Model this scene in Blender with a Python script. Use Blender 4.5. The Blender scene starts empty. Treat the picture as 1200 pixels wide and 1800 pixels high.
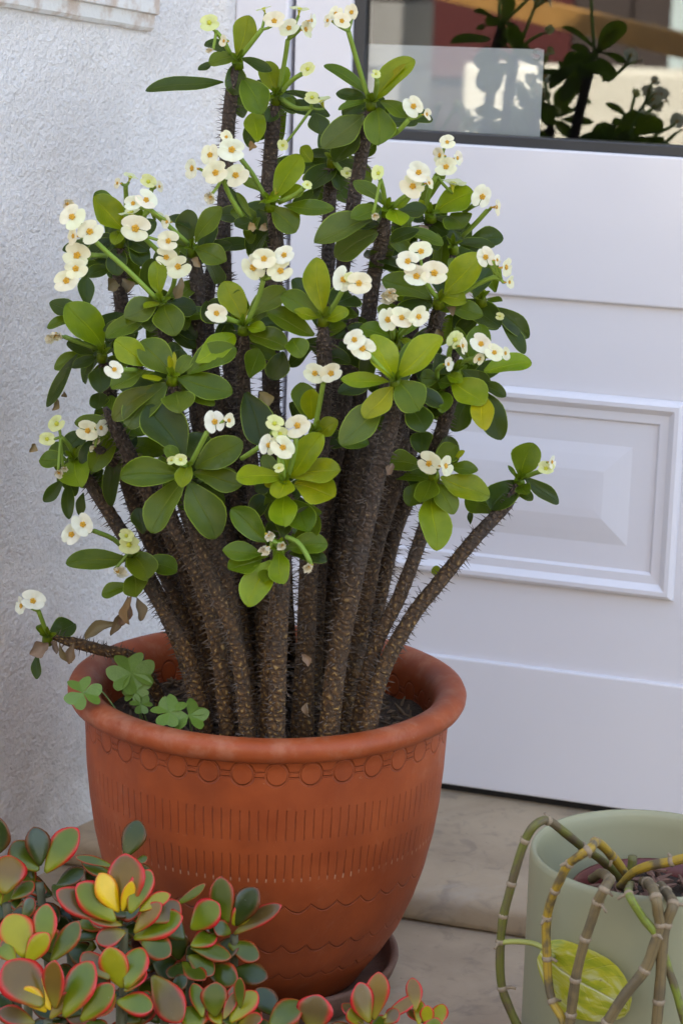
import bpy, bmesh, math, random
import numpy as np
from mathutils import Vector, Matrix, noise
R = math.radians
rnd = random.Random(7)
sc = bpy.context.scene
col = sc.collection

# ------------------------------------------------------------------ camera, world, sun, exposure
F = 4300.0; CX, CY = 600.0, 900.0              # focal length and centre in photograph pixels (1200 x 1800)
YAW, PITCH, ROLL = R(18.0), R(14.0), R(1.75)
dv = Vector((-math.sin(YAW) * math.cos(PITCH), math.cos(YAW) * math.cos(PITCH), -math.sin(PITCH)))
r0 = dv.cross(Vector((0, 0, 1))).normalized(); u0 = r0.cross(dv)
rv = math.cos(ROLL) * r0 + math.sin(ROLL) * u0
uv_ = -math.sin(ROLL) * r0 + math.cos(ROLL) * u0
def ray(px, py): return dv + rv * ((px - CX) / F) + uv_ * (-(py - CY) / F)
DEPTH0 = 0.40 * F / 696.0
RIMZ = 0.318
CAM = Vector((0, 0, RIMZ)) - ray(470, 1206) * DEPTH0
cam = bpy.data.cameras.new('camera'); camo = bpy.data.objects.new('camera', cam); col.objects.link(camo)
m3 = Matrix((rv, uv_, -dv)).transposed()
camo.matrix_world = Matrix.Translation(CAM) @ m3.to_4x4()
cam.sensor_fit = 'VERTICAL'; cam.sensor_height = 36.0; cam.lens = F * 36.0 / 1800.0
cam.clip_start = 0.05; cam.clip_end = 400
cam.dof.use_dof = True; cam.dof.focus_distance = DEPTH0 - 0.08; cam.dof.aperture_fstop = 9.0
sc.camera = camo

SUN_EL = R(44)
w = bpy.data.worlds.new('World'); sc.world = w; w.use_nodes = True
nt = w.node_tree; bg = nt.nodes['Background']
sky = nt.nodes.new('ShaderNodeTexSky'); sky.sky_type = 'NISHITA'; sky.sun_disc = False
sky.sun_elevation = SUN_EL; sky.sun_rotation = 0.0; sky.dust_density = 1.2; sky.air_density = 1.0; sky.ozone_density = 1.0
hs = nt.nodes.new('ShaderNodeHueSaturation'); hs.inputs['Saturation'].default_value = 0.80
nt.links.new(sky.outputs[0], hs.inputs['Color']); nt.links.new(hs.outputs[0], bg.inputs['Color'])
bg.inputs['Strength'].default_value = 0.15
sl = bpy.data.lights.new('sun', 'SUN'); sl.energy = 3.6; sl.angle = R(0.5); sl.color = (1.0, 0.95, 0.87)
so = bpy.data.objects.new('sun', sl); col.objects.link(so)
so.rotation_euler = Vector((0, -math.cos(SUN_EL), -math.sin(SUN_EL))).to_track_quat('-Z', 'Y').to_euler()
so.location = (0, 6, 8)
sc.view_settings.view_transform = 'Standard'; sc.view_settings.look = 'None'
sc.view_settings.gamma = 1.0; sc.view_settings.exposure = 2.72; sc.view_settings.use_curve_mapping = False
sc.cycles.use_denoising = True
sc.cycles.max_bounces = 8; sc.cycles.diffuse_bounces = 4; sc.cycles.transparent_max_bounces = 8

# ------------------------------------------------------------------ pixel helpers
HD = Vector((-math.sin(YAW), math.cos(YAW), 0))        # horizontal view direction
CAMDIR = -dv
def P(px, py, d=0.0):
    """point on the pixel's ray that lies d metres nearer than the vertical plane through the pot axis"""
    r = ray(px, py); t = (-d - CAM.dot(HD)) / r.dot(HD); return CAM + r * t
def atz(px, py, z): r = ray(px, py); return CAM + r * ((z - CAM.z) / r.z)
def aty(px, py, y): r = ray(px, py); return CAM + r * ((y - CAM.y) / r.y)
def pxm(p): return F / (p - CAM).dot(dv)               # pixels per metre at a point
def proj(p):
    v = p - CAM; k = F / v.dot(dv); return CX + v.dot(rv) * k, CY - v.dot(uv_) * k

# ------------------------------------------------------------------ material helpers
class S:
    """socket wrapper with arithmetic"""
    def __init__(s, nt, sock): s.nt, s.k = nt, sock
    def _m(s, op, *a, clamp=False):
        n = s.nt.nodes.new('ShaderNodeMath'); n.operation = op; n.use_clamp = clamp
        for i, x in enumerate((s,) + a):
            if isinstance(x, S): s.nt.links.new(x.k, n.inputs[i])
            else: n.inputs[i].default_value = x
        return S(s.nt, n.outputs[0])
    def __add__(s, o): return s._m('ADD', o)
    def __sub__(s, o): return s._m('SUBTRACT', o)
    def __mul__(s, o): return s._m('MULTIPLY', o)
    def __truediv__(s, o): return s._m('DIVIDE', o)
    def abs(s): return s._m('ABSOLUTE')
    def fract(s): return s._m('FRACT')
    def mn(s, o): return s._m('MINIMUM', o)
    def mx(s, o): return s._m('MAXIMUM', o)
    def sqrt(s): return s._m('SQRT')
    def sin(s): return s._m('SINE')
    def pw(s, e): return s._m('POWER', e)
    def step(s, a, b):
        n = s.nt.nodes.new('ShaderNodeMapRange'); n.interpolation_type = 'SMOOTHSTEP'; n.clamp = True
        s.nt.links.new(s.k, n.inputs['Value']); n.inputs['From Min'].default_value = a; n.inputs['From Max'].default_value = b
        if a > b:
            n.inputs['From Min'].default_value = b; n.inputs['From Max'].default_value = a
            n.inputs['To Min'].default_value = 1; n.inputs['To Max'].default_value = 0
        return S(s.nt, n.outputs[0])
class Mat:
    def __init__(s, name):
        s.m = bpy.data.materials.new(name); s.m.use_nodes = True; s.nt = s.m.node_tree
        s.b = s.nt.nodes['Principled BSDF']; s.out = s.nt.nodes['Material Output']
        s.tc = s.nt.nodes.new('ShaderNodeTexCoord')
    def co(s, which='Object'): return s.tc.outputs[which]
    def uvw(s, which='UV'):
        n = s.nt.nodes.new('ShaderNodeSeparateXYZ'); s.nt.links.new(s.co(which), n.inputs[0])
        return [S(s.nt, n.outputs[i]) for i in range(3)]
    def noise(s, scale, detail=4, rough=.55, which='Object', vec=None, dist=0.0, out='Fac'):
        n = s.nt.nodes.new('ShaderNodeTexNoise'); n.inputs['Scale'].default_value = scale
        n.inputs['Detail'].default_value = detail; n.inputs['Roughness'].default_value = rough; n.inputs['Distortion'].default_value = dist
        s.nt.links.new(vec if vec else s.co(which), n.inputs['Vector']); return S(s.nt, n.outputs[out])
    def voro(s, scale, feature='F1', which='Object', out='Distance'):
        n = s.nt.nodes.new('ShaderNodeTexVoronoi'); n.feature = feature; n.inputs['Scale'].default_value = scale
        s.nt.links.new(s.co(which), n.inputs['Vector']); return S(s.nt, n.outputs[out])
    def mapped(s, scale, which='Object'):
        n = s.nt.nodes.new('ShaderNodeMapping'); n.inputs['Scale'].default_value = scale
        s.nt.links.new(s.co(which), n.inputs['Vector']); return n.outputs[0]
    def rgb(s, c):
        n = s.nt.nodes.new('ShaderNodeRGB'); n.outputs[0].default_value = (*c, 1); return S(s.nt, n.outputs[0])
    def mix(s, f, a, b, mode='MIX'):
        n = s.nt.nodes.new('ShaderNodeMix'); n.data_type = 'RGBA'; n.blend_type = mode
        for i, x in ((0, f), (6, a), (7, b)):
            if isinstance(x, S): s.nt.links.new(x.k, n.inputs[i])
            elif i == 0: n.inputs[0].default_value = x
            else: n.inputs[i].default_value = (*x, 1)
        return S(s.nt, n.outputs[2])
    def ramp(s, f, *stops):
        n = s.nt.nodes.new('ShaderNodeValToRGB'); e = n.color_ramp.elements
        while len(e) < len(stops): e.new(.5)
        for i, (p, c) in enumerate(stops): e[i].position = p; e[i].color = (*c, 1)
        s.nt.links.new(f.k, n.inputs[0]); return S(s.nt, n.outputs[0])
    def obj(s, out='Color'):
        n = s.nt.nodes.new('ShaderNodeObjectInfo'); return S(s.nt, n.outputs[out])
    def back(s):
        n = s.nt.nodes.new('ShaderNodeNewGeometry'); return S(s.nt, n.outputs['Backfacing'])
    def set(s, **k):
        for a, v in k.items():
            i = s.b.inputs[{'color': 'Base Color', 'rough': 'Roughness', 'metal': 'Metallic', 'spec': 'Specular IOR Level',
                            'sub': 'Subsurface Weight', 'coat': 'Coat Weight', 'ior': 'IOR', 'trans': 'Transmission Weight'}[a]]
            if isinstance(v, S): s.nt.links.new(v.k, i)
            elif a == 'color': i.default_value = (*v, 1)
            else: i.default_value = v
        return s
    def bump(s, h, strength=.5, dist=.002):
        n = s.nt.nodes.new('ShaderNodeBump'); n.inputs['Strength'].default_value = strength; n.inputs['Distance'].default_value = dist
        s.nt.links.new(h.k, n.inputs['Height'])
        s.nt.links.new(n.outputs[0], s.b.inputs['Normal']); s.nrm = n.outputs[0]; return s
    def translucent(s, color, f):
        t = s.nt.nodes.new('ShaderNodeBsdfTranslucent'); s.nt.links.new(color.k, t.inputs[0])
        mx = s.nt.nodes.new('ShaderNodeMixShader'); mx.inputs[0].default_value = f
        s.nt.links.new(s.b.outputs[0], mx.inputs[1]); s.nt.links.new(t.outputs[0], mx.inputs[2])
        s.nt.links.new(mx.outputs[0], s.out.inputs[0]); return s

# ------------------------------------------------------------------ object helpers
WO = {}
def reg(o, origin, parent):
    col.objects.link(o); WO[o.name] = Vector(origin)
    if parent is not None: o.parent = parent; o.location = Vector(origin) - WO[parent.name]
    else: o.location = origin
    return o
def empty(name, loc, label, cat, group=None):
    o = bpy.data.objects.new(name, None); o.empty_display_size = .02
    reg(o, loc, None); tag(o, label, cat, group); return o
def tag(o, label=None, cat=None, group=None, kind=None):
    if label: o['label'] = label
    if cat: o['category'] = cat
    if group: o['group'] = group
    if kind: o['kind'] = kind
    return o
def mesh(name, verts, faces, uvs=None, smooth=True):
    me = bpy.data.meshes.new(name); me.from_pydata([tuple(v) for v in verts], [], faces)
    if uvs is not None:
        l = me.uv_layers.new(name='UVMap')
        idx = np.empty(len(me.loops), dtype=np.int32); me.loops.foreach_get('vertex_index', idx)
        l.data.foreach_set('uv', np.asarray(uvs, dtype=np.float32)[idx].ravel())
    if smooth: me.polygons.foreach_set('use_smooth', [True] * len(me.polygons))
    me.update(); return me
def add(name, verts, faces, mat, parent=None, origin=None, uvs=None, smooth=True, color=None):
    if origin is None: origin = WO[parent.name] if parent is not None else Vector(verts[0])
    origin = Vector(origin)
    me = mesh(name, [Vector(v) - origin for v in verts], faces, uvs, smooth)
    me.materials.append(mat); o = bpy.data.objects.new(name, me); reg(o, origin, parent)
    if color: o.color = color
    return o
class MB:
    def __init__(s): s.v, s.f, s.u = [], [], []
    def put(s, v, f, u=None):
        n = len(s.v); s.v += [Vector(x) for x in v]; s.f += [tuple(i + n for i in q) for q in f]
        s.u += list(u) if u is not None else [(0, 0)] * len(v); return s
    def box(s, a, b):
        (x0, y0, z0), (x1, y1, z1) = a, b
        return s.put([(x0, y0, z0), (x1, y0, z0), (x1, y1, z0), (x0, y1, z0), (x0, y0, z1), (x1, y0, z1), (x1, y1, z1), (x0, y1, z1)],
                     [(0, 3, 2, 1), (4, 5, 6, 7), (0, 1, 5, 4), (1, 2, 6, 5), (2, 3, 7, 6), (3, 0, 4, 7)])
    def build(s, name, mat, parent=None, origin=None, smooth=False, color=None, bevel=0):
        o = add(name, s.v, s.f, mat, parent, origin, s.u, smooth, color)
        if bevel:
            md = o.modifiers.new('bevel', 'BEVEL'); md.width = bevel; md.segments = 2; md.limit_method = 'ANGLE'
        return o
def tube_data(pts, rad, seg=8, cap=True, rfun=None):
    pts = [Vector(p) for p in pts]; n = len(pts); v, f, u = [], [], []
    t0 = (pts[1] - pts[0]).normalized(); ref = Vector((0, 0, 1)) if abs(t0.z) < .9 else Vector((1, 0, 0))
    s = t0.cross(ref).normalized(); ln = 0
    for i, p in enumerate(pts):
        t = (pts[min(i + 1, n - 1)] - pts[max(i - 1, 0)]).normalized()
        s = (s - t * s.dot(t)).normalized(); b = t.cross(s)
        if i: ln += (p - pts[i - 1]).length
        r = rad[i] if hasattr(rad, '__len__') else rad
        for j in range(seg):
            a = 2 * math.pi * j / seg
            rr = r * (rfun(i, j, ln, a) if rfun else 1)
            v.append(p + (s * math.cos(a) + b * math.sin(a)) * rr); u.append((j / seg, ln))
        if i:
            k = (i - 1) * seg
            for j in range(seg): f.append((k + j, k + (j + 1) % seg, k + seg + (j + 1) % seg, k + seg + j))
    if cap:
        f.append(tuple(range(seg - 1, -1, -1))); f.append(tuple(range((n - 1) * seg, n * seg)))
    return v, f, u
def spline(pts, step):
    pts = [Vector(p) for p in pts]; out = []
    q = [pts[0] * 2 - pts[1]] + pts + [pts[-1] * 2 - pts[-2]]
    for i in range(1, len(q) - 2):
        a, b, c, d = q[i - 1:i + 3]; k = max(2, int((c - b).length / step))
        for j in range(k):
            t = j / k
            out.append(.5 * ((2 * b) + (c - a) * t + (2 * a - 5 * b + 4 * c - d) * t * t + (3 * b - a - 3 * c + d) * t ** 3))
    out.append(pts[-1]); return out
def lathe(prof, seg, center=(0, 0, 0), wob=None):
    v, f, u = [], [], []; c = Vector(center); n = len(prof)
    for i, (r, z) in enumerate(prof):
        for j in range(seg + 1):
            a = 2 * math.pi * j / seg; rr = r * (1 + (wob(a, z) if wob else 0))
            v.append(c + Vector((rr * math.cos(a), rr * math.sin(a), z))); u.append((j / seg, z))
    for i in range(n - 1):
        for j in range(seg):
            k = i * (seg + 1) + j; f.append((k, k + 1, k + seg + 2, k + seg + 1))
    return v, f, u

# ------------------------------------------------------------------ materials
def m_stucco():
    m = Mat('white_stucco'); a = m.noise(9, 5); g = m.noise(200, 3, .6); g2 = m.noise(105, 4, .65); big = m.noise(22, 3)
    st = m.noise(14, 6, .7, dist=1.2).step(.60, .78)
    c = m.mix(a.step(.35, .75), (.82, .79, .765), (.71, .675, .645))
    c = m.mix(st * .45, c, (.34, .34, .33))
    sp = m.voro(11).step(.055, .02) * .6
    c = m.mix(sp, c, (.12, .12, .12))
    x, y, z = m.uvw('Object')
    low_blotch = z.step(.30, .0) * m.noise(18, 5).step(.35, .7) * .35          # brownish blotches, denser towards the floor
    c = m.mix(low_blotch, c, (.40, .36, .32))
    return m.set(color=c, rough=.85).bump(g * .7 + g2 * 1.0 + big * .9, .75, .0075).m
def m_pvc():
    m = Mat('white_pvc'); n = m.noise(3, 3); s = m.noise(160, 3).step(.70, .78)
    c = m.mix(n, (.83, .805, .835), (.77, .75, .785)); c = m.mix(s * .04, c, (.35, .33, .3))
    sc_ = m.noise(1, 3, vec=m.mapped((2, 2, 9)))
    return m.set(color=c, rough=m.noise(14, 4) * .06 + .16, spec=.5).bump(sc_ + m.noise(60, 2) * .03, .10, .01).m
def m_plain(name, c, rough=.6, var=.15, scale=30, bump=.2, bd=.001, **k):
    m = Mat(name); n = m.noise(scale, 5)
    cc = m.mix(n, tuple(x * (1 - var) for x in c), tuple(min(1, x * (1 + var)) for x in c))
    m.set(color=cc, rough=rough, **k)
    if bump: m.bump(m.noise(scale * 6, 4), bump, bd)
    return m.m
def m_stone(name, c1, c2):
    m = Mat(name); a = m.noise(6, 6, .6, dist=.5); b = m.noise(24, 6, .65, dist=1.0); pit = m.noise(120, 4, .6).step(.66, .74)
    st = m.noise(4, 5, .7, dist=2).step(.52, .7)
    c = m.mix(a.step(.3, .7), c1, c2); c = m.mix(b.step(.5, .72) * .5, c, (.16, .13, .105)); c = m.mix(st * .35, c, (.46, .40, .33))
    c = m.mix(pit * .5, c, (.12, .09, .07))
    return m.set(color=c, rough=m.noise(30, 3) * .3 + .45).bump(b * .6 + pit * -.5 + m.noise(300, 3) * .3, .3, .002).m
def m_terracotta():
    m = Mat('terracotta'); u, v, _ = m.uvw('UV')
    n1 = m.noise(14, 6, .6); n2 = m.noise(120, 4); streak = m.noise(1, 4, vec=m.mapped((26, 26, 3)))
    zt = v - RIMZ                                                        # height below the rim top
    N1 = 35.0
    fu = (u * N1).fract() - .5
    dx = fu * (2 * math.pi * .182 / N1); dz = zt + .0285
    d = (dx * dx + dz * dz * .85).sqrt()
    ringl = (d - .0108).abs().step(.0015, .0004)
    link = (dz - .002).abs().step(.0013, .0004) * dx.abs().step(.0095, .0104)
    link = link.mx((dz + .0035).abs().step(.0013, .0004) * dx.abs().step(.0095, .0104))
    N2 = 128.0
    jit = m.noise(40, 1) * .25
    f2 = ((u * N2 + jit).fract() - .5).abs()
    wr = m.noise(60, 2)
    row1 = f2.step(.075, .02) * (zt + .078 + wr * .006).abs().step(.0165, .0145)
    row2 = f2.step(.075, .02) * (zt + .121 + wr * .006).abs().step(.0135, .0115)
    dots = f2.step(.13, .05) * ((zt + .1355 + wr * .006).abs().step(.0030, .0010))
    N3 = 40.0
    sw = ((u * N3 * math.pi).sin()).abs()
    wav = m.noise(26, 2) * .006
    sc1 = (zt + .164 + sw * .0085 + wav).abs().step(.0014, .0004)
    sc2 = (zt + .212 + sw * .0085 + wav).abs().step(.0014, .0004)
    sc3 = (zt + .250 + sw * .007 + wav).abs().step(.0014, .0004)
    wear = m.noise(30, 4).step(.30, .62)
    gro = (ringl.mx(link).mx(row1).mx(row2).mx(sc1).mx(sc2).mx(sc3)) * (wear * .65 + .35)
    c = m.mix(n1.step(.25, .75), (.27, .047, .009), (.39, .080, .018))
    c = m.mix(streak.step(.45, .75) * .35, c, (.20, .045, .017))
    c = m.mix(n2.step(.62, .8) * .25, c, (.44, .15, .06))
    c = m.mix(gro * .16, c, (.16, .035, .012))
    c = m.mix((dots * wear).mx(m.noise(190, 2).step(.74, .80) * .5) * .6, c, (.58, .34, .20))
    salt = m.noise(11, 6, .7, dist=.8).step(.54, .74) * m.noise(90, 4).step(.35, .65)
    c = m.mix(salt * .30, c, (.50, .24, .14))
    c = m.mix(m.noise(7, 5, .65, dist=.6).step(.50, .72) * .45, c, (.19, .036, .010))
    rimw = zt.step(-.022, -.002) * m.noise(45, 5, .65).step(.42, .70)
    c = m.mix(rimw * .35, c, (.48, .22, .13))
    return m.set(color=c, rough=n1 * .2 + .42, spec=.35).bump(gro * -1.0 + n1 * .25 + n2 * .10 + streak * .2, 1.0, .0019).m
def m_leaf():
    m = Mat('leaf'); u, v, _ = m.uvw('UV'); base = m.obj('Color'); e = (u - .5).abs()
    n = m.noise(45, 4, .6); n2 = m.noise(420, 3)
    c = m.mix(n.step(.3, .72) * .8, base, m.mix(1.0, base, (.55, .68, .8), 'MULTIPLY'))
    c = m.mix(e.step(.035, .008) * v.step(.95, .3) * .45, c, m.mix(1.0, base, (2.0, 1.75, 1.8), 'MULTIPLY'))
    c = m.mix(e.step(.46, .495) * .75, c, (.30, .40, .03))
    c = m.mix(m.noise(70, 3).step(.62, .75) * .12, c, (.30, .32, .22))   # dusty bloom
    c = m.mix(m.noise(26, 3).step(.70, .80) * .5, c, (.22, .20, .04))
    spot = m.noise(520, 2).step(.74, .82) * .25
    c = m.mix(spot, c, (.45, .46, .36))
    c = m.mix(m.back() * .35, c, (.14, .19, .03))
    vein = (((v + e * .9) * 11.0).fract() - .5).abs().step(.10, .0) * .4
    m.set(color=c, rough=n2 * .14 + .24, spec=.26).bump(e.step(.03, .0) * -.8 + n * .5 + vein * -.35, .5, .0014)
    return m.translucent(m.mix(.5, c, (.30, .50, .02)), .24).m
def m_petal():
    m = Mat('petal'); u, v, _ = m.uvw('UV'); base = m.obj('Color')
    n = m.noise(160, 3)
    c = m.mix(n.step(.3, .8) * .25, base, (.86, .80, .50)); c = m.mix(v.step(.38, .10) * .45, c, (.80, .62, .14))
    m.set(color=c, rough=.5, spec=.3).bump(n, .12, .001)
    return m.translucent(c, .3).m
def m_stem():
    m = Mat('spiny_bark'); u, v, _ = m.uvw('UV'); n = m.noise(60, 5, .6); g = m.noise(330, 4, .65); _, _, z = m.uvw('Object')
    low = z.step(.36, .04)
    row = v * 165.0 + m.noise(70, 3) * 3.2
    cu = (u * 6.0 + (row - row.fract()) * .38 + m.noise(110, 2) * 1.6).fract() - .5; cv = row.fract() - .5
    tub = (cu * cu * 1.3 + cv * cv).sqrt()                               # 0 at the middle of a tubercle
    up = m.mix(n, (.036, .024, .018), (.105, .072, .054)); dn = m.mix(n, (.05, .022, .007), (.19, .095, .026))
    c = m.mix(low, up, dn)
    c = m.mix(tub.step(.28, .56) * .6, c, (.026, .018, .013)); c = m.mix(tub.step(.16, .05) * m.noise(55, 3).step(.4, .7) * .8, c, (.38, .28, .17))
    c = m.mix(low * tub.step(.26, .06) * m.noise(80, 3).step(.35, .6) * .75, c, (.46, .29, .085))  # tan highlights on the lower tubercles, painted into the colour
    c = m.mix(g.step(.60, .72) * .5, c, (.36, .27, .17)); c = m.mix(m.noise(25, 3).step(.5, .7) * .6, c, (.05, .04, .034))
    return m.set(color=c, rough=.8).bump(tub * -1.0 + g * .6, .9, .003).m
def m_objcol(name, rough=.6, scale=60, var=.35, bump=.3, spec=.4):
    m = Mat(name); base = m.obj('Color'); n = m.noise(scale, 4)
    return m.set(color=m.mix(n * var, base, m.mix(1.0, base, (.5, .5, .5), 'MULTIPLY')), rough=rough, spec=spec).bump(m.noise(scale * 4, 3), bump, .001).m
def m_jade():
    m = Mat('jade_leaf'); u, v, _ = m.uvw('UV'); base = m.obj('Color'); al = m.obj('Alpha'); n = m.noise(50, 4)
    e = u                                                                # 1 at the margin
    c = m.mix(n.step(.35, .75) * .35, base, m.mix(1.0, base, (.6, .7, .9), 'MULTIPLY'))
    blush = (e.step(.55, .95) * v.step(.15, .5) * .65 + v.step(.8, 1.0) * .15) * al
    c = m.mix(v.step(.55, .05) * al * .45, c, (.34, .32, .008))
    c = m.mix(blush * .75, c, (.42, .035, .012))
    c = m.mix((e + m.noise(38, 3) * .34).step(.80, 1.12) * al * (v.step(.05, .6) * .7 + .3), c, (.58, .012, .020))
    c = m.mix(m.noise(330, 2).step(.70, .78) * .12, c, (.4, .42, .35))
    m.set(color=c, rough=.27, spec=.36, sub=.06).bump(n, .15, .001)
    m.b.inputs['Subsurface Radius'].default_value = (.004, .003, .001)
    return m.m
def m_soil():
    m = Mat('soil'); n = m.noise(70, 5); g = m.noise(300, 4)
    c = m.mix(n, (.022, .014, .009), (.075, .046, .028)); c = m.mix(g.step(.64, .74), c, (.15, .11, .08))
    return m.set(color=c, rough=.95).bump(g + n, 1, .004).m
def m_glass():
    m = Mat('window_glass'); m.set(color=(.92, .95, .96), rough=0.0, trans=1.0, ior=1.72).bump(m.noise(2.2, 1), .02, .02); return m.m
def m_pothos():
    m = Mat('variegated_leaf'); u, v, _ = m.uvw('UV'); e = (u - .5).abs()
    st = m.noise(3, 4, .55, vec=m.mapped((2.2, .9, 1), 'UV'), dist=.6)
    c = m.ramp(st, (.38, (.33, .36, .015)), (.50, (.50, .46, .025)), (.58, (.55, .52, .14)), (.70, (.66, .64, .36)))
    c = m.mix(e.step(.02, .006) * .8, c, (.68, .66, .40)); c = m.mix(m.noise(70, 3).step(.68, .76) * .7, c, (.20, .12, .03))
    vein = (((v - e * .7) * 7.0).fract() - .5).abs().step(.06, .0) * .5
    m.set(color=c, rough=.38).bump(vein * -1.0 + e.step(.03, 0) * -1.0, .4, .002); return m.translucent(c, .25).m

STUCCO, PVC, TERRA, LEAF, PETAL, BARK = m_stucco(), m_pvc(), m_terracotta(), m_leaf(), m_petal(), m_stem()
JADE, SOIL, GLASS, POTHOS = m_jade(), m_soil(), m_glass(), m_pothos()
COLM = m_objcol('tinted_plant_tissue'); THORN = m_plain('thorn', (.11, .08, .06), .7, .6, 90, 0)
RUBBER = m_plain('black_rubber', (.012, .012, .013), .55, .2, 60, .1)
GASKET = m_plain('dark_grey_frame', (.045, .045, .048), .4, .15, 20, .1)
STONE = m_stone('step_stone', (.47, .36, .235), (.36, .27, .175)); PAVE = m_stone('paving_stone', (.45, .35, .24), (.34, .26, .175))

# ------------------------------------------------------------------ the setting: ground, step, house
a0 = atz(800, 1634, 0); YS = a0.y; HS = aty(800, 1580, YS).z             # step front and height
YD = atz(880, 1408, HS).y                                               # door face
MB().box((-60, -120, -.3), (60, YD + 60, 0)).build('paving', PAVE, None, (0, 0, 0)); tag(bpy.data.objects['paving'], kind='structure')
MB().box((-60, -120, -.2), (60, -3.0, .004)).build('lane', m_plain('low_bounce_asphalt', (.05, .05, .05), .9, .3, 40, .5, .004), None, (0, -3, 0)); tag(bpy.data.objects['lane'], kind='structure')  # unseen dark ground, put in to cut bounce light from the front
def step_slab():
    prof = [(YS + .012, 0.0), (YS + .003, .003), (YS + .0005, .010)]
    for k in range(7):
        a = math.pi / 2 * k / 6; prof.append((YS + .012 - .012 * math.cos(a), HS - .012 + .012 * math.sin(a)))
    prof += [(YS + .1, HS), (YD + .25, HS)]
    xs = [-.62 + .04 * i for i in range(60)]; v, f = [], []
    for x in xs:
        for (y, z) in prof:
            j = (noise.noise(Vector((x * 9, z * 40, 3))) * .0016 if y < YS + .02 else 0)
            v.append((x, y + j, z + (noise.noise(Vector((x * 5, y * 5, 0))) * .0012 if z > HS * .9 else 0)))
    n = len(prof)
    for i in range(len(xs) - 1):
        for k in range(n - 1): f.append((i * n + k, (i + 1) * n + k, (i + 1) * n + k + 1, i * n + k + 1))
    return tag(add('doorstep', v, f, STONE, None, (0, YS, 0)), kind='structure')
step_slab()

XF = aty(420, 10, YD).x                                                 # left edge of the door frame
XG = aty(511, 60, YD).x; XD = aty(518, 60, YD).x; XW = aty(617, 100, YD).x
XPR = aty(1193, 880, YD).x; XWR = XPR + (aty(650, 880, YD).x - XW); XDR = XWR + (XW - XD); XFR = XDR + (XD - XF)
ZWB = aty(900, 259, YD).z; ZL1 = aty(1045, 532, YD).z; ZL2 = aty(1000, 1182, YD).z
ZDT = 2.05; ZWT = 1.92; YW = YD - .035
house = empty('house', (0, YD, 0), 'white stucco house wall with weathered plaster round the door', 'house')
def wall_left():
    """stuccoed wall that turns forward to the left of the door, in a fine grid"""
    xk = aty(385, 500, YW).x; plan = [Vector((XF, YW + .10)), Vector((XF, YW + .004)), Vector((XF - .006, YW))]
    ang = R(77); p = Vector((XF - .006, YW)); Ltot = .82; NS = 130
    for i in range(1, NS + 1):
        k = (Ltot * i / NS - (XF - xk)) / .11; k = max(0, min(1, k + .5)); k = k * k * (3 - 2 * k)
        p = p + Vector((-math.cos(ang * k), -math.sin(ang * k))) * (Ltot / NS); plan.append(p.copy())
    plan += [Vector((p.x - .02, p.y - .01)), Vector((-6, p.y - .01))]
    zs = [-.02 + 1.34 * i / 160 for i in range(161)] + [1.6, 2.2, 4.6]
    v, f = [], []
    for i, q in enumerate(plan):
        t = (plan[min(i + 1, len(plan) - 1)] - plan[max(i - 1, 0)]).normalized(); nx, ny = -t.y, t.x
        if i < 3: nx = ny = 0
        for z in zs:
            w_ = noise.noise(Vector((q.x * 5, q.y * 5, z * 4))) * .004 + noise.noise(Vector((q.x * 17, q.y * 17, z * 15))) * .0020
            v.append((q.x + nx * w_, q.y + ny * w_, z))
    m = len(zs)
    for i in range(len(plan) - 1):
        for k in range(m - 1): f.append((i * m + k, i * m + k + 1, (i + 1) * m + k + 1, (i + 1) * m + k))
    return add('wall', v, f, STUCCO, house), plan
_, PLAN = wall_left()
SHELL = m_plain('painted_wall', (.74, .74, .73), .85, .08, 10, .3, .003)
MB().box((XFR + .004, YW, 0), (5, YW + .3, 4.6)).build('wall', SHELL, house)
MB().box((XF, YW + .001, ZDT + .08), (XFR + .004, YW + .3, 4.6)).build('wall', SHELL, house)
DARK = m_plain('dark_room', (.03, .028, .027), .9, .2, 4, 0)
MB().box((-6, YD + 3.2, 0), (5, YD + 3.4, 4.6)).build('wall', DARK, house)
MB().box((-6.2, YW - .62, 0), (-6, YD + 3.4, 4.6)).build('wall', DARK, house)
MB().box((5, YW, 0), (5.2, YD + 3.4, 4.6)).build('wall', DARK, house)
MB().box((-6.3, YW - .75, 4.6), (5.3, YD + 3.5, 4.75)).build('roof', SHELL, house)
MB().box((-.62, YD + .25, 0), (1.8, YD + 3.2, HS - .002)).build('room_floor', DARK, house)
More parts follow.
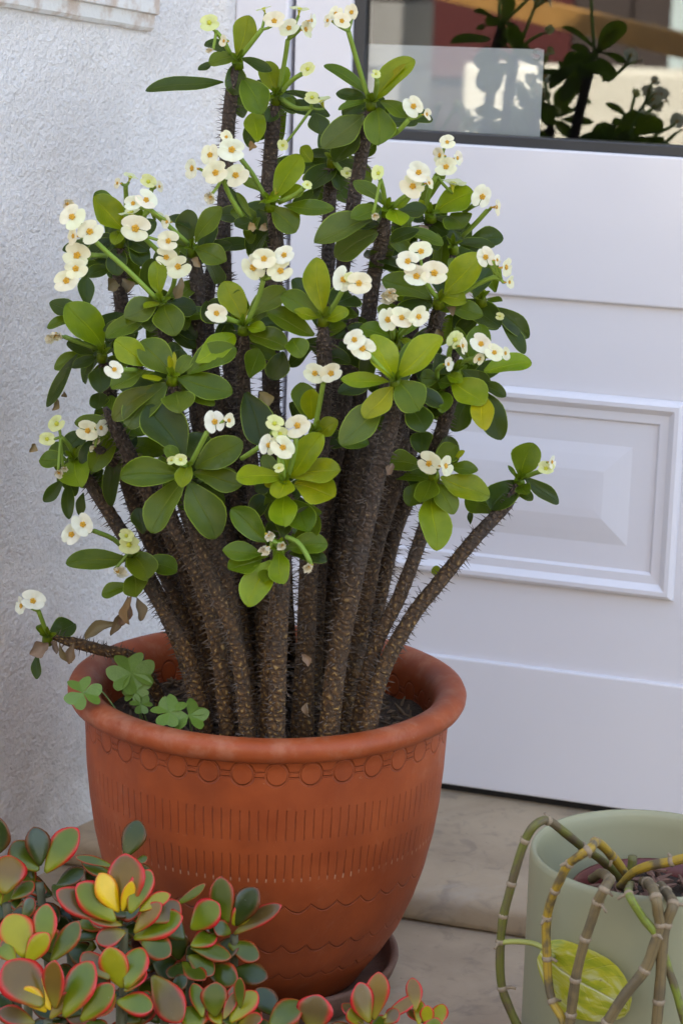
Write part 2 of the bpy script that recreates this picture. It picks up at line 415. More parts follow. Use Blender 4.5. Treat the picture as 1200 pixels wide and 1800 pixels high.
# sloping plaster ledge high on the left wall
def ledge():
    xs, v, f = [], [], []
    def zfor(q, target):
        lo, hi = .3, 1.6
        for _ in range(40):
            m = (lo + hi) / 2; x, y = proj(Vector((q.x, q.y, m)))
            if y > target(x): lo = m
            else: hi = m
        return lo
    for i in range(len(PLAN) - 6, 8, -2):
        q = PLAN[i]; t = (PLAN[i + 1] - PLAN[i - 1]).normalized(); nx, ny = -t.y, t.x
        if nx * CAM.x + ny * CAM.y - nx * q.x - ny * q.y < 0: nx, ny = -nx, -ny
        zt = zfor(q, lambda x: 13 + .17 * x)
        if proj(Vector((q.x, q.y, zt)))[0] > 262: break
        ln = noise.noise(Vector((q.y * 30, 0, 2))) * .0016; xs.append(q)
        for (o, z) in ((-.01, 0 + ln), (.006, .001 + ln), (.010, .005 + ln * .5), (.011, .019), (.017, .0205), (.018, .06), (-.01, .062)):
            v.append((q.x + nx * o, q.y + ny * o, zt + z))
    n = 7
    for i in range(len(xs) - 1):
        for k in range(n - 1): f.append((i * n + k, (i + 1) * n + k, (i + 1) * n + k + 1, i * n + k + 1))
    f.append(tuple(range((len(xs) - 1) * n, len(xs) * n)))
    m = Mat('ledge_plaster'); c = m.mix(m.noise(40, 5).step(.45, .68), (.74, .73, .70), (.56, .46, .38))
    m.set(color=c, rough=.85).bump(m.noise(200, 4), .5, .002)
    add('ledge', v, f, m.m, house, smooth=False)
ledge()

# ------------------------------------------------------------------ door frame and door
fr = empty('door_frame', (XF, YD, HS), 'white plastic door frame set between stucco wall and door', 'door frame')
MB().box((XF, YD - .012, HS), (XG, YD + .06, ZDT + .08)).build('jamb', PVC, fr, bevel=.003)
MB().box((XDR + .006, YD - .012, HS), (XFR, YD + .06, ZDT + .08)).build('jamb', PVC, fr, bevel=.003)
MB().box((XG + .001, YD - .010, ZDT + .006), (XDR + .005, YD + .06, ZDT + .08)).build('head', PVC, fr, bevel=.003)
MB().box((XG - .002, YD + .022, HS), (XD + .004, YD + .055, ZDT + .02)).build('seal', RUBBER, fr)
door = empty('door', (XD, YD, HS), 'white panelled door with glazed upper half and moulded lower panel', 'door')
ZB = HS + .011
def slab(name, x0, x1, z0, z1, y=YD, t=.05, mat=PVC, b=.0025): return MB().box((x0, y, z0), (x1, y + t, z1)).build(name, mat, door, bevel=b)
slab('stile', XD, XW, ZB, ZDT); slab('stile', XWR, XDR, ZB, ZDT)
slab('rail', XW + .0004, XWR - .0004, ZL1, ZWB); slab('rail', XW + .0004, XWR - .0004, ZB, ZL2); slab('rail', XW + .0004, XWR - .0004, ZWT, ZDT)
slab('panel', XW - .002, XWR + .002, ZL2 - .005, ZL1 + .005, YD + .006, .03, b=0)
slab('bottom_seal', XD + .002, XDR - .002, HS - .001, ZB + .001, YD + .012, .03, RUBBER, 0)
def moulding():
    x0, x1 = aty(650, 880, YD).x, XPR; z1 = aty(1180, 706, YD).z; z0 = aty(1180, 1058, YD).z; y0 = YD + .006
    prof = [(0, .0), (.002, .006), (.006, .0095), (.011, .0095), (.015, .006), (.018, .0035), (.028, .003), (.031, -.001), (.033, -.0025), (.046, -.003),
            (.058, -.001), (.072, .002), (.086, .0045), (.090, .0052), (.0999, .0056)]
    v, f = [], []
    for (i, h) in prof:
        i2 = min(i, (z1 - z0) / 2 - .004)
        for (x, z) in ((x0 + i, z0 + i2), (x1 - i, z0 + i2), (x1 - i, z1 - i2), (x0 + i, z1 - i2)): v.append((x, y0 - .0008 - h, z))
    n = len(prof)
    for k in range(n - 1):
        for j in range(4): f.append((k * 4 + j, k * 4 + (j + 1) % 4, k * 4 + 4 + (j + 1) % 4, k * 4 + 4 + j))
    f.append(tuple((n - 1) * 4 + j for j in range(4)))
    add('panel_moulding', v, f, PVC, door, smooth=False)
moulding()
g = .014
XI, XIR, ZI = XW + g, XWR - g, ZWB + .012
bd = MB(); yb = YD + .006
bd.box((XW, yb, ZWB), (XI, yb + .03, ZWT)); bd.box((XIR, yb, ZWB), (XWR, yb + .03, ZWT))
bd.box((XI, yb + .0004, ZWB), (XIR, yb + .03, ZI)); bd.box((XI, yb + .0004, ZWT - .012), (XIR, yb + .03, ZWT))
bd.build('glazing_bead', GASKET, door, bevel=.0015)
MB().box((XI - .004, YD + .014, ZI - .004), (XIR + .004, YD + .019, ZWT - .008)).build('glass', GLASS, door)
# sheet of paper behind the pane
cr = [aty(x, y, YD + .0235) for x, y in ((645, 232), (949, 241), (956, 87), (648, 77))]
cr[0].z = min(cr[0].z, cr[1].z + .004)
pv, pf = [], []
for yo in (0, .0006):
    for i in range(9):
        for j in range(7):
            s, t = i / 8, j / 6
            q = (cr[0] * (1 - s) + cr[1] * s) * (1 - t) + (cr[3] * (1 - s) + cr[2] * s) * t
            pv.append((q.x, q.y + yo + .0012 * math.sin(s * 5 + t * 2) * .5, q.z))
for b_ in (0, 63):
    for i in range(8):
        for j in range(6): pf.append(tuple(b_ + k for k in (i * 7 + j, i * 7 + 7 + j, i * 7 + 8 + j, i * 7 + j + 1)))
ps = add('paper_sheet', pv, pf, m_plain('paper', (.89, .92, .94), .6, .03, 12, .1), None, cr[0])
tag(ps, 'pale sheet of paper with a small S mark behind the door glass', 'paper')
sp = [aty(x, y, YD + .0228) for x, y in ((951, 87), (943, 86), (938, 90), (941, 95), (948, 97), (949, 101), (944, 104), (937, 102))]
tv, tf, _ = tube_data(spline(sp, .0008), .0011, 6)
add('letter', tv, tf, m_plain('white_ink', (.85, .87, .88), .5, .02, 9, 0), ps, cr[0])

# ------------------------------------------------------------------ across the lane: what the glass reflects, and unseen walls added to shape the light
def refl(px, py, L):
    h = aty(px, py, YD); r = ray(px, py); r.y = -r.y; r.normalize(); return h + r * L
CREAM = m_plain('cream_render', (.84, .77, .60), .85, .08, 3, .3, .004)
TIMBER = m_plain('orange_timber', (.50, .25, .06), .6, .25, 12, .3, .002); BROWN = m_plain('dark_timber', (.06, .04, .03), .7, .3, 8, .3, .002)
def bar(mb, a, b, hw, hh):
    t = (b - a).normalized(); s = t.cross(Vector((0, 0, 1))).normalized(); u = s.cross(t); v = []
    for p in (a, b):
        for (i, j) in ((-1, -1), (1, -1), (1, 1), (-1, 1)): v.append(p + s * hw * i + u * hh * j)
    mb.put(v, [(0, 1, 2, 3), (7, 6, 5, 4), (0, 4, 5, 1), (1, 5, 6, 2), (2, 6, 7, 3), (3, 7, 4, 0)]); return mb
c0 = refl(806, 112, 6.6)
gw = MB().box((c0.x, c0.y - .25, 0), (c0.x + 4.5, c0.y, c0.z)).build('garden_wall', CREAM, None, (c0.x, c0.y, 0), bevel=.02)
tag(gw, 'low cream sunlit garden wall across the lane', 'wall')
bt = empty('opposite_building', (-2.5, c0.y - 2.2, 0), 'building across the lane with dark timber ground floor and added light-shaping cream upper wall', 'building')
for i in range(50):
    MB().box((-14 + i * .52, c0.y - 2.2, 0), (-14 + i * .52 + .5, c0.y - 2.15, 2.3)).build('board', BROWN, bt)
MB().box((-14.2, c0.y - 6, 6.1), (12.2, c0.y - 1.9, 6.25)).build('roof', BROWN, bt)
MB().box((-14, c0.y - 5.9, 0), (12, c0.y - 2.21, 2.3)).build('wall', BROWN, bt)
MB().box((-14, c0.y - 5.9, 2.3), (12, c0.y - 2.12, 6.09)).build('light_shaping_upper_wall', m_plain('ochre_render', (.26, .235, .19), .85, .12, 3, .3, .004), bt)  # unseen upper storey, added to block low sky and bounce light
wdo = MB().box((-1.35, c0.y - 2.15, .3), (-1.0, c0.y - 2.11, 1.9)).build('window', m_plain('pale_shutter', (.62, .70, .64), .5, .05, 9, .1), bt)
MB().box((-.95, c0.y - 2.15, .3), (-.7, c0.y - 2.11, 1.9)).build('window', wdo.data.materials[0], bt)
MB().box((-2.6, c0.y - 2.15, .3), (-1.8, c0.y - 2.10, 1.05)).build('door', m_plain('dark_red_paint', (.09, .014, .01), .5, .2, 9, .1), bt)
tw = MB().box((-4.0, -1.68, 0), (3.6, -1.54, .55)).build('light_block_wall', m_plain('light_block_stone', (.16, .15, .14), .9, .3, 12, .5, .004), None, (0, -1.6, 0), bevel=.01)  # unseen wall, added to block light from the lower scene
tag(tw, 'unseen low dark stone wall added to shade the pots and door', 'wall')
pil = refl(700, 60, 6.2); pl0 = refl(590, 60, 6.2)
sp_ = empty('stone_pillar', ((pil.x + pl0.x) / 2, pil.y, 0), 'grey block pillar standing across the lane', 'pillar')
GREYB = m_plain('grey_block', (.36, .34, .30), .9, .2, 9, .4, .004)
for i in range(8): MB().box((pl0.x, pil.y - .4, i * .25), (pil.x, pil.y, i * .25 + .238)).build('block', GREYB, sp_, bevel=.008)
MB().box((pl0.x + .01, pil.y - .39, 0), (pil.x - .01, pil.y - .01, 1.98)).build('core', BROWN, sp_)
ba, bb = refl(770, -22, 5.6), refl(1300, 108, 4.6)
hr = empty('handrail', (ba.x, ba.y, 0), 'orange timber handrail sloping down beside the cream wall', 'handrail')
bar(MB(), ba + (ba - bb) * .25, bb + (bb - ba) * .3, .03, .035).build('rail', TIMBER, hr)
for q in (bb + (bb - ba) * .25,):
    MB().box((q.x - .03, q.y - .03, 0), (q.x + .03, q.y + .03, q.z - .03)).build('post', TIMBER, hr)

# ------------------------------------------------------------------ terracotta pot and saucer
POT = Vector((0, 0, 0)); TOP = RIMZ + .008
pot = empty('terracotta_pot', (0, 0, .008), 'large round terracotta pot with rolled rim and incised bands', 'flower pot')
prof = [(.0, .010), (.096, .010), (.103, .015), (.113, .030), (.129, .052), (.143, .076), (.156, .107), (.1655, .138), (.173, .173), (.1775, .205),
        (.1805, .240), (.182, .272), (.183, TOP - .025), (.185, TOP - .0225), (.1905, TOP - .0225), (.1965, TOP - .0195), (.1995, TOP - .014), (.2, TOP - .0085), (.1975, TOP - .003), (.192, TOP),
        (.184, TOP + .0005), (.176, TOP - .002), (.170, TOP - .008), (.1665, TOP - .018), (.165, TOP - .04), (.164, .20), (.15, .13), (.10, .03), (0, .025)]
pr2 = []
for i in range(len(prof) - 1):
    (r1, z1), (r2, z2) = prof[i], prof[i + 1]
    k = 3 if 1 < i < 12 else 1
    for j in range(k): pr2.append((r1 + (r2 - r1) * j / k, z1 + (z2 - z1) * j / k))
pr2.append(prof[-1])
wob = lambda a, z: .004 * math.sin(2 * a + 1) * (z / .32) + noise.noise(Vector((math.cos(a) * 2, math.sin(a) * 2, z * 30))) * .0022
v, f, u = lathe(pr2, 96, (0, 0, 0), wob); add('body', v, f, TERRA, pot, uvs=u)
SOILZ = TOP - .046
def soil_disc(cx, cy, z, r, amp=.006, seed=0):
    v, f = [(cx, cy, z)], []; n, m = 14, 40
    for i in range(1, n + 1):
        for j in range(m):
            a = 2 * math.pi * j / m; x, y = cx + r * i / n * math.cos(a), cy + r * i / n * math.sin(a)
            v.append((x, y, z + noise.noise(Vector((x * 40, y * 40, seed))) * amp + noise.noise(Vector((x * 130, y * 130, seed))) * amp * .6))
    for j in range(m): f.append((0, 1 + j, 1 + (j + 1) % m))
    for i in range(n - 1):
        for j in range(m): f.append((1 + i * m + j, 1 + (i + 1) * m + j, 1 + (i + 1) * m + (j + 1) % m, 1 + i * m + (j + 1) % m))
    return v, f
v, f = soil_disc(0, 0, SOILZ, .166); tag(add('soil', v, f, SOIL, pot), kind='stuff')
mb = MB()
for _ in range(260):
    a, q = rnd.uniform(0, 6.28), rnd.uniform(.1, 1) ** .5 * .155; p = Vector((q * math.cos(a), q * math.sin(a), SOILZ + rnd.uniform(.0, .006))); e = Vector((rnd.uniform(-1, 1), rnd.uniform(-1, 1), rnd.uniform(-.2, .5))).normalized() * rnd.uniform(.003, .012)
    v, f, u = tube_data([p - e, p, p + e], [.0008, rnd.uniform(.0012, .003), .0008], 5); mb.put(v, f)
tag(mb.build('litter', m_plain('dry_litter', (.13, .085, .05), .9, .6, 50, .4), pot), kind='stuff')
sauc = empty('pot_saucer', (0, 0, 0), 'dark brown clay saucer under the large terracotta pot', 'saucer')
v, f, u = lathe([(0, .002), (.118, .001), (.130, .006), (.139, .022), (.1425, .032), (.142, .0355), (.138, .036), (.134, .032), (.129, .015), (.118, .0095), (0, .0092)], 72)
add('dish', v, f, m_plain('saucer_clay', (.16, .085, .058), .75, .45, 40, .4, .002), sauc)

# ------------------------------------------------------------------ the crown of thorns plant
plant = empty('crown_of_thorns_plant', (0, 0, SOILZ), 'tall spiny plant with cream flowers in the terracotta pot', 'plant')
TONE = {'b': (.225, .275, .002), 'm': (.098, .138, .003), 'd': (.034, .052, .004), 'y': (.35, .33, .004), 'g': (.105, .128, .014), 'k': (.17, .105, .05)}  # bright and dark entries put lit and shaded leaves into the colour
_tc = [0.0, .03, .08, .15, .25, .37, .5, .62, .73, .82, .89, .945, .98, 1.0]
def hw(t): return max(.0, math.sin(math.pi * min(1, t ** 1.30)) ** .58) * (1 - .25 * math.exp(-t * 14)) + .10 * math.exp(-t * 16) * (1 - t)
def leaf_data(b, t, W, n, arch=.06, fold=.18, seed=0.0, hwf=hw, wave=.05):
    a = t - b; L = a.length; ax = a / L; n = (n - ax * n.dot(ax)).normalized(); s = ax.cross(n); v, f, u = [], [], []
    k = len(_tc)
    for i, tt in enumerate(_tc):
        c = b + a * tt + n * (L * arch * 4 * tt * (1 - tt)) + s * (L * .035 * math.sin(tt * 3 + seed) * tt * (1 - tt) * 4)
        h = hwf(tt) * W * .5
        for q in (-1, -.55, 0, .55, 1):
            hh = h * (1 + wave * math.sin(tt * 9 + seed * 3 + q))
            v.append(c + s * hh * q + n * (fold * h * q * q - (.02 * L if q == 0 else 0) * math.sin(math.pi * tt)
                     + .045 * W * math.sin(tt * 7 + q * 2.2 + seed) * abs(q)))
            u.append((q * .5 + .5, tt))
    for i in range(k - 1):
        for j in range(4): f.append((i * 5 + j, i * 5 + j + 1, i * 5 + 6 + j, i * 5 + 5 + j))
    return v, f, u
def vary(c, s=.18):
    k = 1 + rnd.uniform(-s, s); return (c[0] * k * (1 + rnd.uniform(-.12, .12)), c[1] * k, c[2] * k * (1 + rnd.uniform(-.3, .3)), 1)
UPV = Vector((0, 0, 1))
def put_leaf(bx, by, tx, ty, w, tone, d, dt=None):
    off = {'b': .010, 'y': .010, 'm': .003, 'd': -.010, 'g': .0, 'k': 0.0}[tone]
    if dt is None:
        ang = math.atan2(by - ty, tx - bx); dt = .022 * max(0, -math.sin(ang)) - .012 * max(0, math.sin(ang)) + rnd.uniform(-.008, .012)
    b = P(bx, by, d + off * .35); t = P(tx, ty, d + off + dt); sc_ = pxm(b)
    ax = (t - b).normalized()
    n = CAMDIR * .75 + UPV * rnd.uniform(.35, .75) + Vector((rnd.uniform(-.3, .3), rnd.uniform(-.2, .2), 0))
    n = (n - ax * n.dot(ax)).normalized()
    fac = max(.6, abs(n.dot(CAMDIR)))
    v, f, u = leaf_data(b, t, w * 1.0 / sc_ / fac, n, rnd.uniform(.0, .10), rnd.uniform(.04, .30), rnd.uniform(0, 6))
    return add('leaf', v, f, LEAF if tone != 'k' else COLM, plant, b, u, color=vary(TONE[tone]))

# flower parts (unit: flower of diameter 1, facing +Z)
def petal_mesh(name, crumple=0.0, seed=0):
    v, f, u = [(0, .02, .02)], [], [(.5, 0)]; n, m = 5, 16
    for i in range(1, n + 1):
        q = i / n
        for j in range(m + 1):
            a = -R(4) + (math.pi + R(8)) * j / m
            rr = .49 * (.84 + .17 * math.sin(a) + .10 * math.cos(2 * a) + .12 * abs(math.cos(a)) ** 3 - .05 * math.exp(-((a - math.pi / 2) / .16) ** 2))
            if j in (0, m): rr *= .74
            if j in (1, m - 1): rr *= .93
            x, y = rr * q * math.cos(a), rr * q * math.sin(a) * .98 + .02
            z = .02 + .24 * q * q - .16 * q ** 4 + .025 * math.sin(a * 5 + seed) * q
            z += crumple * (noise.noise(Vector((x * 5, y * 5, seed))) * .9 + .5 * q)
            v.append((x * (1 - crumple * .55 * q), y * (1 - crumple * .4 * q), z)); u.append((j / m, q))
    for j in range(m): f.append((0, 1 + j, 2 + j))
    for i in range(n - 1):
        for j in range(m): k = 1 + i * (m + 1) + j; f.append((k, k + m + 1, k + m + 2, k + 1))
    me = mesh(name, v, f, u); me.materials.append(PETAL); return me
PETALS = [petal_mesh('petal', 0, s) for s in (0, 2, 4)]; DRYP = [petal_mesh('petal', .6, s) for s in (1, 5)]
def center_mesh(name, young):
    mb = MB()
    def ball(c, r, sq=1.0):
        v, f, _ = lathe([(0.0001, -r * sq), (r * .72, -r * .7 * sq), (r, 0), (r * .72, r * .7 * sq), (.0001, r * sq)], 7, c); mb.put(v, f)
    if young:
        ball((0, 0, .05), .13, .8)
        for k in range(5): a = k * 1.257; ball((.10 * math.cos(a), .10 * math.sin(a), .09), .045)
    else:
        ball((0, 0, .03), .085, .9)
        for k in range(5): a = k * 1.257 + .2; ball((.078 * math.cos(a), .078 * math.sin(a), .085), .062, .7)
        for k in range(3): a = k * 2.09; ball((.035 * math.cos(a), .035 * math.sin(a), .12), .032)
    v, f, _ = tube_data([(0, 0, -.34), (0, 0, -.16), (0, 0, -.05), (0, 0, .03)], [.045, .055, .09, .10], 7, False); mb.put(v, f)
    me = mesh(name, mb.v, mb.f); return me
def cm(nm, c1, c2):
    m = Mat(nm); m.set(color=m.mix(m.noise(180, 3), c1, c2), rough=.5).bump(m.noise(500, 2), .3, .001); return m.m
CEN, CENY = center_mesh('flower', False), center_mesh('flower', True)
CEN.materials.append(cm('flower_centre', (.52, .22, .012), (.72, .46, .03))); CENY.materials.append(cm('young_flower_centre', (.42, .46, .02), (.60, .56, .05)))
def put_flower(px, py, D, kind, d, parent=None):
    p = P(px, py, d); s = D / pxm(p) * 1.02
    side = rv * rnd.uniform(-.30, .30) + UPV * rnd.uniform(-.10, .30)
    n = {'f': CAMDIR + side, 'y': CAMDIR + side, 's': CAMDIR * .55 + rv * .85, 'l': CAMDIR * .55 - rv * .85, 'u': UPV + CAMDIR * .18 + rv * rnd.uniform(-.4, .4),
         'w': CAMDIR + rv * rnd.uniform(-.6, .6) - UPV * .3}[kind].normalized()
    roll = rnd.uniform(-.7, .7) + (math.pi / 2 if rnd.random() < .25 else 0)
    x = (uv_.cross(n)).normalized(); y = n.cross(x)
    x, y = x * math.cos(roll) + y * math.sin(roll), y * math.cos(roll) - x * math.sin(roll)
    M = Matrix((x, y, n)).transposed().to_4x4()
    parent = parent or plant
    o = bpy.data.objects.new('flower', (CENY if kind in 'yu' else CEN)); col.objects.link(o); WO[o.name] = p; o.parent = parent
    o.matrix_local = Matrix.Translation(p - WO[parent.name]) @ M @ Matrix.Scale(s, 4)
    pc = {'y': (.74, .76, .32), 'u': (.72, .75, .42), 'w': (.74, .66, .48)}.get(kind, (.86, .82, .57))
    if rnd.random() < .35 and kind in 'fsl': pc = (.88, .86, .68)
    for k in range(2):
        c = bpy.data.objects.new('petal', rnd.choice(DRYP if kind == 'w' else PETALS)); col.objects.link(c); c.parent = o
        c.matrix_local = (Matrix.Translation((0, 0, k * .015)) @ Matrix.Rotation(k * math.pi + rnd.uniform(-.18, .18), 4, 'Z') @ Matrix.Rotation(rnd.uniform(-.12, .34), 4, 'X')
                          @ Matrix.Scale(rnd.uniform(.92, 1.08), 4)); c.color = (*[q * rnd.uniform(.96, 1.03) for q in pc], 1)
    return p, n, s
STALKC = (.20, .30, .035, 1)
def put_stalk(pts, heads, r=.0024):
    v, f, u = tube_data(spline(pts, .006), r, 7); mb = MB().put(v, f)
    for (p, n, s) in heads:
        e = pts[-1]; q = p - n * s * .30; mid = (e + q) / 2 - UPV * .001
        if (q - e).length > .003:
            v, f, u = tube_data(spline([e, mid, q], .004), r * .62, 6); mb.put(v, f)
    k = rnd.uniform(.8, 1.15)
    add('flower_stalk', mb.v, mb.f, COLM, plant, pts[0], smooth=True, color=tuple(c * k for c in STALKC[:3]) + (1,))

